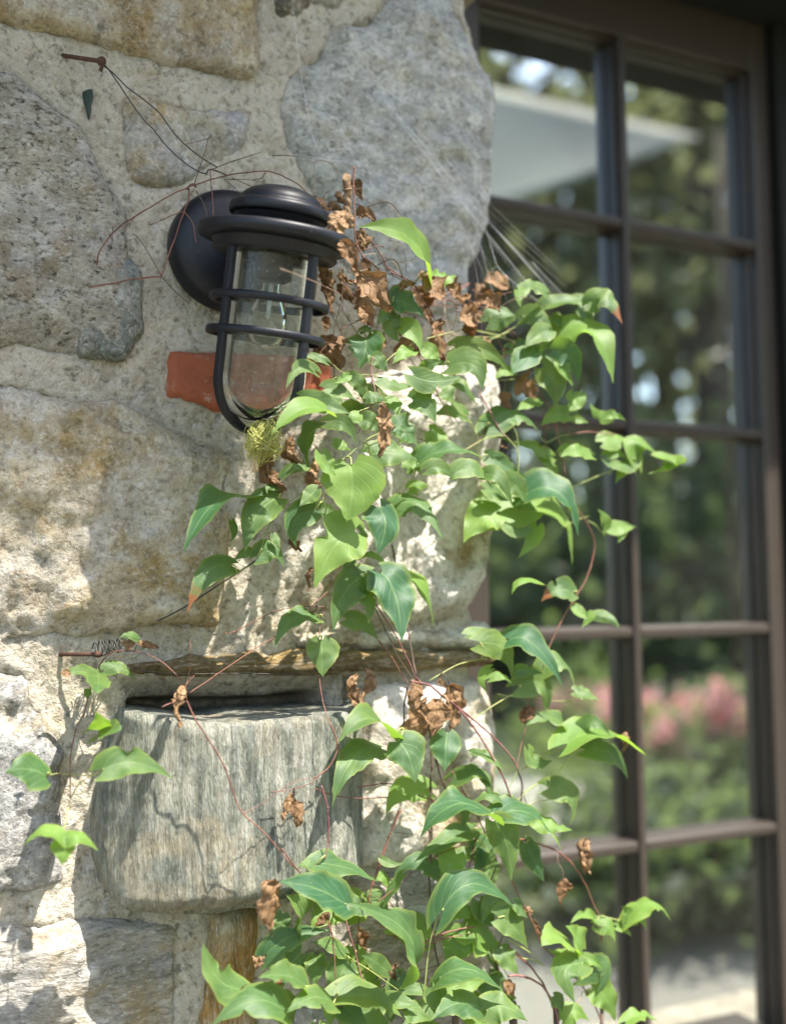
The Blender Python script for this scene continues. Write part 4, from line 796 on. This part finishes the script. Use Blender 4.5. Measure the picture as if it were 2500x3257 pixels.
leaves('F', '''365 85 265 55 215 148 45 y;540 140 450 120 372 190 135 B;545 215 590 260 640 262 60 y;640 250 620 290 583 332 50 y;650 265 730 270 795 340 65 B;-20 370 80 360 165 382 55;45 410 190 430 215 600 125;200 390 340 400 485 640 125;230 560 290 560 385 572 75;380 550 490 490 555 660 65 B;250 640 390 610 395 795 125;95 550 40 600 92 682 55 y B;100 600 170 580 222 640 45 y;550 670 610 680 685 722 75;510 905 440 790 292 850 75;
570 890 650 820 745 915 85;510 950 700 870 932 1015 75 y 11;600 980 750 990 835 1145 110;300 990 340 1060 432 1040 85;0 1000 80 1020 175 1092 40;200 1285 110 1210 -5 1268 55 B;410 1185 550 1220 522 1385 80;340 1370 430 1390 540 1412 95 y;150 1330 340 1310 482 1525 90 11;130 1370 200 1500 210 1685 175 12;290 1480 340 1580 388 1690 115;0 1500 60 1560 20 1640 125;0 1090 85 1120 100 1250 50''')
leaves('E', '''345 620 240 510 108 645 80;298 670 160 700 80 935 125;375 640 425 700 450 832 165;592 605 585 690 580 772 128;505 850 380 840 318 972 115 y;620 795 740 740 797 880 50;775 970 610 900 465 1080 105 12;705 1030 590 1080 435 1185 85;575 1240 460 1150 345 1255 85;720 1090 765 1150 700 1215 110;300 1165 340 1190 400 1182 35''')
leaves('G', '''930 700 760 600 535 568 200 14;760 465 920 470 1135 575 115;740 480 690 460 650 482 45;640 820 700 740 575 645 150;455 1010 600 880 835 858 150;560 760 540 830 510 890 105;930 995 840 940 735 930 85;310 1205 150 1150 85 925 140 14;760 1010 755 1090 747 1205 118;695 1190 570 1110 415 1140 125 14;565 1330 380 1250 135 1425 190 15;860 1290 730 1240 575 1355 145 14;880 1255 1100 1240 1285 1395 120 13;
1310 1085 1330 850 945 690 180 14;940 1050 890 1150 860 1240 175;900 1290 970 1340 1060 1410 150;1170 1270 1260 1280 1385 1312 95;1300 1330 1350 1350 1440 1395 110;1290 1210 1400 1210 1475 1295 65;560 1200 490 1210 425 1195 95;1270 530 1210 620 1155 725 55;1400 830 1350 870 1330 935 115 y;870 1300 840 1360 850 1420 90 y;500 1290 540 1340 620 1400 110;1000 1340 1100 1380 1200 1420 120''')
leaves('H', '''10 605 150 440 358 592 130 12;130 580 70 620 0 665 95 y B;125 720 75 790 40 895 150 y;0 930 150 870 325 1015 92 12;190 1080 80 1040 -40 1140 135 13;225 1090 310 1060 425 1145 125 13;80 330 45 400 20 470 125 y;190 560 220 620 265 685 115;280 640 350 670 425 790 115;300 790 330 840 382 918 95;360 570 390 595 422 645 55;625 775 550 720 488 782 110 y;690 795 660 730 608 678 95 y B;670 815 590 820 515 790 55 y;
690 860 590 890 655 1055 150;660 885 720 830 792 895 65 y;690 920 820 880 755 1015 115;740 980 810 1020 848 1145 120 y;550 1020 580 1050 592 1095 65;590 1135 650 1080 722 1142 95 y;900 1145 980 1105 1062 1150 45 y;760 662 700 610 628 672 50 y;760 672 830 680 848 762 75 y;860 680 905 690 932 745 32 y;905 660 920 610 878 585 55 y;908 642 1030 540 1122 662 42 y;905 655 975 630 1000 708 52 y;60 1000 130 1050 200 1120 120;-40 980 0 1040 40 1080 110''')
leaves('D', '''250 870 140 820 30 855 175 8;555 835 720 780 922 885 150 13;335 1212 240 1150 122 1248 62 y 13;335 1215 345 1270 333 1350 120 y 13;345 1215 430 1170 528 1275 55 y 13;490 625 550 600 505 515 115;525 650 600 620 655 625 90;520 350 430 300 325 335 60 B;520 312 535 370 512 435 115 B;560 302 650 280 735 368 70;740 135 690 110 638 135 42;480 440 465 415 450 405 42''')
leaves('C', '''575 70 555 200 670 295 110;690 590 720 620 765 660 60;830 760 800 800 812 875 42;700 20 690 90 745 150 90;800 190 840 240 885 275 90;1080 1400 1040 1480 1135 1612 72;1150 1370 1190 1430 1110 1535 85;70 1470 25 1540 40 1685 55;850 1010 800 1040 760 1030 12''', 'r')
leaves('A', '''650 930 695 1070 650 1262 90 16;60 1130 50 1230 125 1310 90;245 1260 210 1350 180 1445 75;1470 830 1490 900 1500 1000 75;1560 760 1620 800 1690 870 150;1060 350 1040 450 1075 625 130;1450 1190 1480 1200 1500 1210 20''', 'r')
leaves('E', '''465 370 450 430 440 500 62;500 460 450 560 480 632 100;560 455 540 520 530 612 95;600 388 630 470 605 598 80;556 352 570 380 605 405 24;945 490 960 515 920 555 45''', 'r')
leaves('F', '300 760 280 800 290 832 62;800 898 835 930 808 992 42;620 1460 600 1530 622 1645 70', 'r')
leaves('G', '''520 565 490 680 490 890 130 15;620 40 580 130 558 205 62;620 80 655 150 652 240 78;830 750 800 800 748 830 62;1010 840 1015 910 1055 975 72;1210 770 1260 790 1305 825 42;450 980 420 1030 398 1085 62;1230 1060 1210 1150 1220 1240 50''', 'r')
leaves('H', '720 268 690 330 717 425 72;600 448 590 510 580 580 55;310 940 335 980 352 1025 42;780 690 785 715 780 752 22;400 590 430 600 440 625 30;450 650 470 690 480 735 22', 'r')
leaves('D', '690 140 692 165 694 198 62;740 160 790 165 852 182 36;380 330 350 320 325 330 36', 'r')
DRYL = []
n0 = len(ALL)
leaves('A', '''480 60 590 120 700 292 165 15;540 180 565 290 590 402 150;240 470 320 560 382 682 225;300 20 300 160 330 305 72;950 80 1010 140 1085 190 140;1090 90 1140 150 1190 205 105;1320 200 1400 220 1442 295 130;1180 330 1240 340 1295 365 150;740 180 800 110 885 112 72;380 110 430 170 480 245 115;1200 400 1240 420 1272 485 82;270 330 290 370 280 425 65;1230 300 1290 250 1350 240 70;900 60 960 50 1010 80 60;600 60 640 90 660 150 70;1250 180 1200 220 1150 210 60''', 'r')
leaves('U', '''510 1130 460 1190 418 1245 115 18;330 1060 370 1090 425 1120 62;570 1160 610 1140 665 1192 55;480 1285 530 1360 560 1455 105 21;560 1235 590 1280 602 1345 62;490 1440 470 1490 552 1512 42;400 1380 390 1450 430 1560 60;700 1560 650 1540 600 1480 90;345 1050 330 1080 350 1120 40''', 'r')
rq = random.Random(33)
for i in range(30):
    x, y = (rq.uniform(1020,1230), rq.uniform(560,1130)) if i < 17 else (rq.uniform(1240,1600), rq.uniform(890,1080))
    a = rq.uniform(.2,2.6); ln = rq.uniform(34,85); bx_, by_ = rq.uniform(-12,12), rq.uniform(-12,12)
    ALL.append(('U', [x, y, x+math.cos(a)*ln*.5+bx_, y+math.sin(a)*ln*.5+by_, x+math.cos(a)*ln, y+math.sin(a)*ln, ln*rq.uniform(.5,.95)], 'r', 9+rq.uniform(-3,3) if i < 17 else 6+rq.uniform(-2,2), 0))
DRYL = ALL[n0:]; ALL = ALL[:n0]
SP = np.array(STEMPX)
def place(i, rec, par, collect=None):
    g, v, kd, z, br = rec; bx, by, cx, cy, tx, ty, wd = v; r = random.Random(i*7+len(kd)*3+(500 if par is dry else 0))
    d2 = np.hypot(SP[:,0]-bx, SP[:,1]-by); k = int(d2.argmin()); zb = SP[k,2]+r.uniform(-.2,.8) if d2[k] < 45 else CR[g][3]+r.uniform(-1.5,2)
    if par is dry: zb = {'A':9,'U':11}[g]+r.uniform(-2,2.5)
    if z is not None: zb = z
    lpx = math.hypot(cx-bx, cy-by)+math.hypot(tx-cx, ty-cy); b0 = W(bx, by, D0+zb/100); s_ = pxm(b0); Lm = lpx*s_
    tz = zb+(r.uniform(-.15,.45)*Lm*100 if kd != 'r' else r.uniform(-.15,.2)*Lm*100); cz = (zb+tz)/2+r.uniform(.0,.18)*Lm*100
    zmin = 2.2 if not (300 < tx < 1120 and 2200 < ty < 2860) else 11.5
    tz, cz = max(tz, zmin), max(cz, zmin)
    # the listed control pixel lies on the leaf's midrib, so push the Bezier handle past it
    hx, hy = 2*cx-(bx+tx)/2, 2*cy-(by+ty)/2; hx, hy = cx+(hx-cx)*.55, cy+(hy-cy)*.55
    c0 = W(hx, hy, D0+cz/100); t0 = W(tx, ty, D0+tz/100)
    mid = (b0+t0)/2; view = (CAM-mid).normalized(); tg = (t0-b0).normalized()
    f0 = (view*1.0+Vector((.22,-.1,.55))+Vector((r.uniform(-.35,.35), r.uniform(-.2,.2), r.uniform(-.3,.3)))).normalized()
    nv = (f0-tg*f0.dot(tg)).normalized(); cosv = abs(nv.dot((view-tg*view.dot(tg)).normalized()))
    width = wd*s_/max(.55, cosv)
    # edge-on leaves: narrow in the picture means turned away, not thin
    width *= 1.12 if g in 'GHDE' else 1.0
    if kd != 'r' and width < Lm*.33:
        want = Lm*.5; a = math.acos(max(.35, min(1, width/want))); vp = (view-tg*view.dot(tg)).normalized(); nv = min((Matrix.Rotation(q, 3, tg) @ vp for q in (a, -a)), key=lambda q: -q.z-.3*q.x); width = want*min(1, max(width/want/max(.35, math.cos(a)), .7)); f0 = nv
    vs, fs, uv = leafmesh(b0, c0, t0, width, kd, i*1.37+(90 if par is dry else 0), nv, r.uniform(.02,.30)*r.choice((1,1,-1)) if kd != 'r' else r.choice((1,-1)), r.uniform(.06,.19), r.uniform(.5,1.5))
    if collect is not None:
        k0 = len(collect[0]); collect[0].extend(vs); collect[1].extend([tuple(a+k0 for a in f) for f in fs]); collect[2].extend(uv); return
    o = mesh('dried_leaf' if kd == 'r' else 'leaf', vs, fs, LEAF[kd], par, True, uv, loc=b0)
    if kd != 'r': o['browned'] = float(br)
    if br: o['label'] = 'green leaf with a browned tip'
    if 6 < d2[k] < 70 and par is vine:
        sx, sy, sz = SP[k]; p0 = W(sx, sy, D0+sz/100); pm_ = (p0+b0)/2+Vector((0,-.004,.003))
        MB().tube(spline([p0, pm_, b0], 5), .0008 if kd != 'r' else .0006, 5).build('petiole', STEM_GREEN if kd != 'r' else STEM_DARK, o)
    return o
rq = random.Random(8)
for i in range(41):                 # more leaves in the thick of the plant
    if i < 30: x, y = rq.uniform(860,1640), rq.uniform(2830,3290); z = rq.uniform(3.5,8)
    elif i < 36: x, y = rq.uniform(1020,1580), rq.uniform(1130,1560); z = rq.uniform(4,7)
    else: x, y = rq.uniform(1200,1640), rq.uniform(2480,2840); z = rq.uniform(3,6)
    if x < 1000 and y < 2950: x += 250
    a = rq.gauss(1.6,.9); ln = rq.uniform(75,150)*(1.15 if i < 30 else .8); bx_, by_ = rq.uniform(-18,18), -rq.uniform(5,25)
    ALL.append(('G' if i < 30 else 'A' if i < 36 else 'E', [x, y, x+math.cos(a)*ln*.5+bx_, y+math.sin(a)*ln*.5+by_, x+math.cos(a)*ln, y+math.sin(a)*ln, ln*rq.uniform(.5,.75)], rq.choice('ggy'), z, 1 if rq.random() < .15 else 0))
green = [r_ for r_ in ALL if r_[2] != 'r']; dead = [r_ for r_ in ALL if r_[2] == 'r']
def area(r_): v = r_[1]; return (math.hypot(v[2]-v[0],v[3]-v[1])+math.hypot(v[4]-v[2],v[5]-v[3]))*v[6]
green.sort(key=area, reverse=True)
for i, rec in enumerate(green[:100]): place(i, rec, vine)
for kd in 'gy':
    col = ([], [], [])
    for i, rec in enumerate(green[100:]):
        if rec[2] == kd: place(100+i, rec, vine, col)
    # a few more small leaves deep in the tangle, below the frame and behind
    if col[0]: o = mesh('small_leaves', col[0], col[1], LEAF[kd], vine, True, col[2]); o['kind'] = 'stuff'; o['browned'] = 0.0
for i, rec in enumerate(dead): place(300+i, rec, vine)
for i, rec in enumerate(DRYL): place(400+i, rec, dry)
# feathery seed head under the lamp
sc_ = W(838,1375,D0+.13); ks = pxm(sc_); r_ = random.Random(9); mb = MB()
for i in range(120):
    a = r_.random()*6.28; el = r_.uniform(-1.2,1.35); d_ = Vector((math.cos(a)*math.cos(el), math.sin(a)*math.cos(el), math.sin(el))); sw = d_.cross(Vector((0,.4,1))).normalized()*r_.choice((-1,1))
    q0 = sc_+Vector((0,0,-25*ks))*.6; R0 = r_.uniform(40,64)*ks
    mb.tube(spline([q0+d_*4*ks, q0+d_*R0*.55+Vector((0,0,.25*R0)), q0+d_*R0*.95+sw*R0*.35, q0+d_*R0*.75+sw*R0*.75-Vector((0,0,.5*R0)), q0+d_*R0*.25+sw*R0*.8-Vector((0,0,.75*R0)), q0+sw*R0*.4-Vector((0,0,.6*R0))], 5), .00036, 4)
o = mb.build('seed_head', STYLE, vine); o['label'] = 'feathery yellow-green seed head under the lamp'

# ------------------------------------------------------------------ cobweb strands
web = empty('cobweb', W(1300,500,D0+.05), 'fine pale cobweb threads strung from the grey boulder to the window leaves', 'cobweb')
r_ = random.Random(5); mb = MB()
def strand(x0, y0, z0, x1, y1, z1, rad=.00014, sag=.003):
    a, b2 = W(x0, y0, D0+z0/100), W(x1, y1, D0+z1/100); mb.tube([a.lerp(b2, i/8)-Vector((0,0,sag*4*(i/8)*(1-i/8))) for i in range(9)], rad, 4)
U = lambda x, y: (800+x/1.68, y/1.68)
a = U(690,500); b2 = U(1565,1510)
for i in range(5): strand(a[0]+r_.uniform(-12,12), a[1]+r_.uniform(-12,12), 2.5, b2[0]+r_.uniform(-60,60), b2[1]+r_.uniform(-50,50), 7, .00016 if i < 2 else .00008)
for i in range(11):
    t_ = r_.random()**.7; s0 = U(900+330*t_, 800+360*t_); e0 = U(1290+r_.uniform(-70,420), 1470+r_.uniform(-60,190)); strand(s0[0], s0[1], 3.5, e0[0], e0[1], 7, .00005, .001)
for i in range(10):
    s0 = U(700+r_.uniform(-80,120), 520+r_.uniform(-40,260)); e0 = U(1180+r_.uniform(-90,90), 1120+r_.uniform(-60,120)); strand(s0[0], s0[1], 2.6, e0[0], e0[1], 4, .00005, .001)
s0, e0 = U(215,-40), U(260,360); strand(s0[0], s0[1], 2, e0[0], e0[1], 2.5, .00016); s1 = U(325,720); strand(e0[0], e0[1], 2.5, s1[0], s1[1], 4, .00016); s2 = U(360,800); strand(s1[0], s1[1], 4, s2[0], s2[1], 5, .0002)
for i in range(14):
    s0 = U(-40+r_.uniform(0,420), 770+r_.uniform(-20,90)); e0 = U(300+r_.uniform(0,560), 800+r_.uniform(-20,110)); strand(s0[0], s0[1], 4, e0[0], e0[1], 5.5, .00005, .002)
for x0, y0, x1, y1 in ((1255,1230,1310,1420),(1310,1420,1390,1500),(1390,1500,1550,1620),(1500,1400,1680,1590),(1210,1070,1255,1230)):
    s0, e0 = U(x0, y0), U(x1, y1); strand(s0[0], s0[1], 5, e0[0], e0[1], 6, .00016, .001)
mb.build('threads', WEB, web)
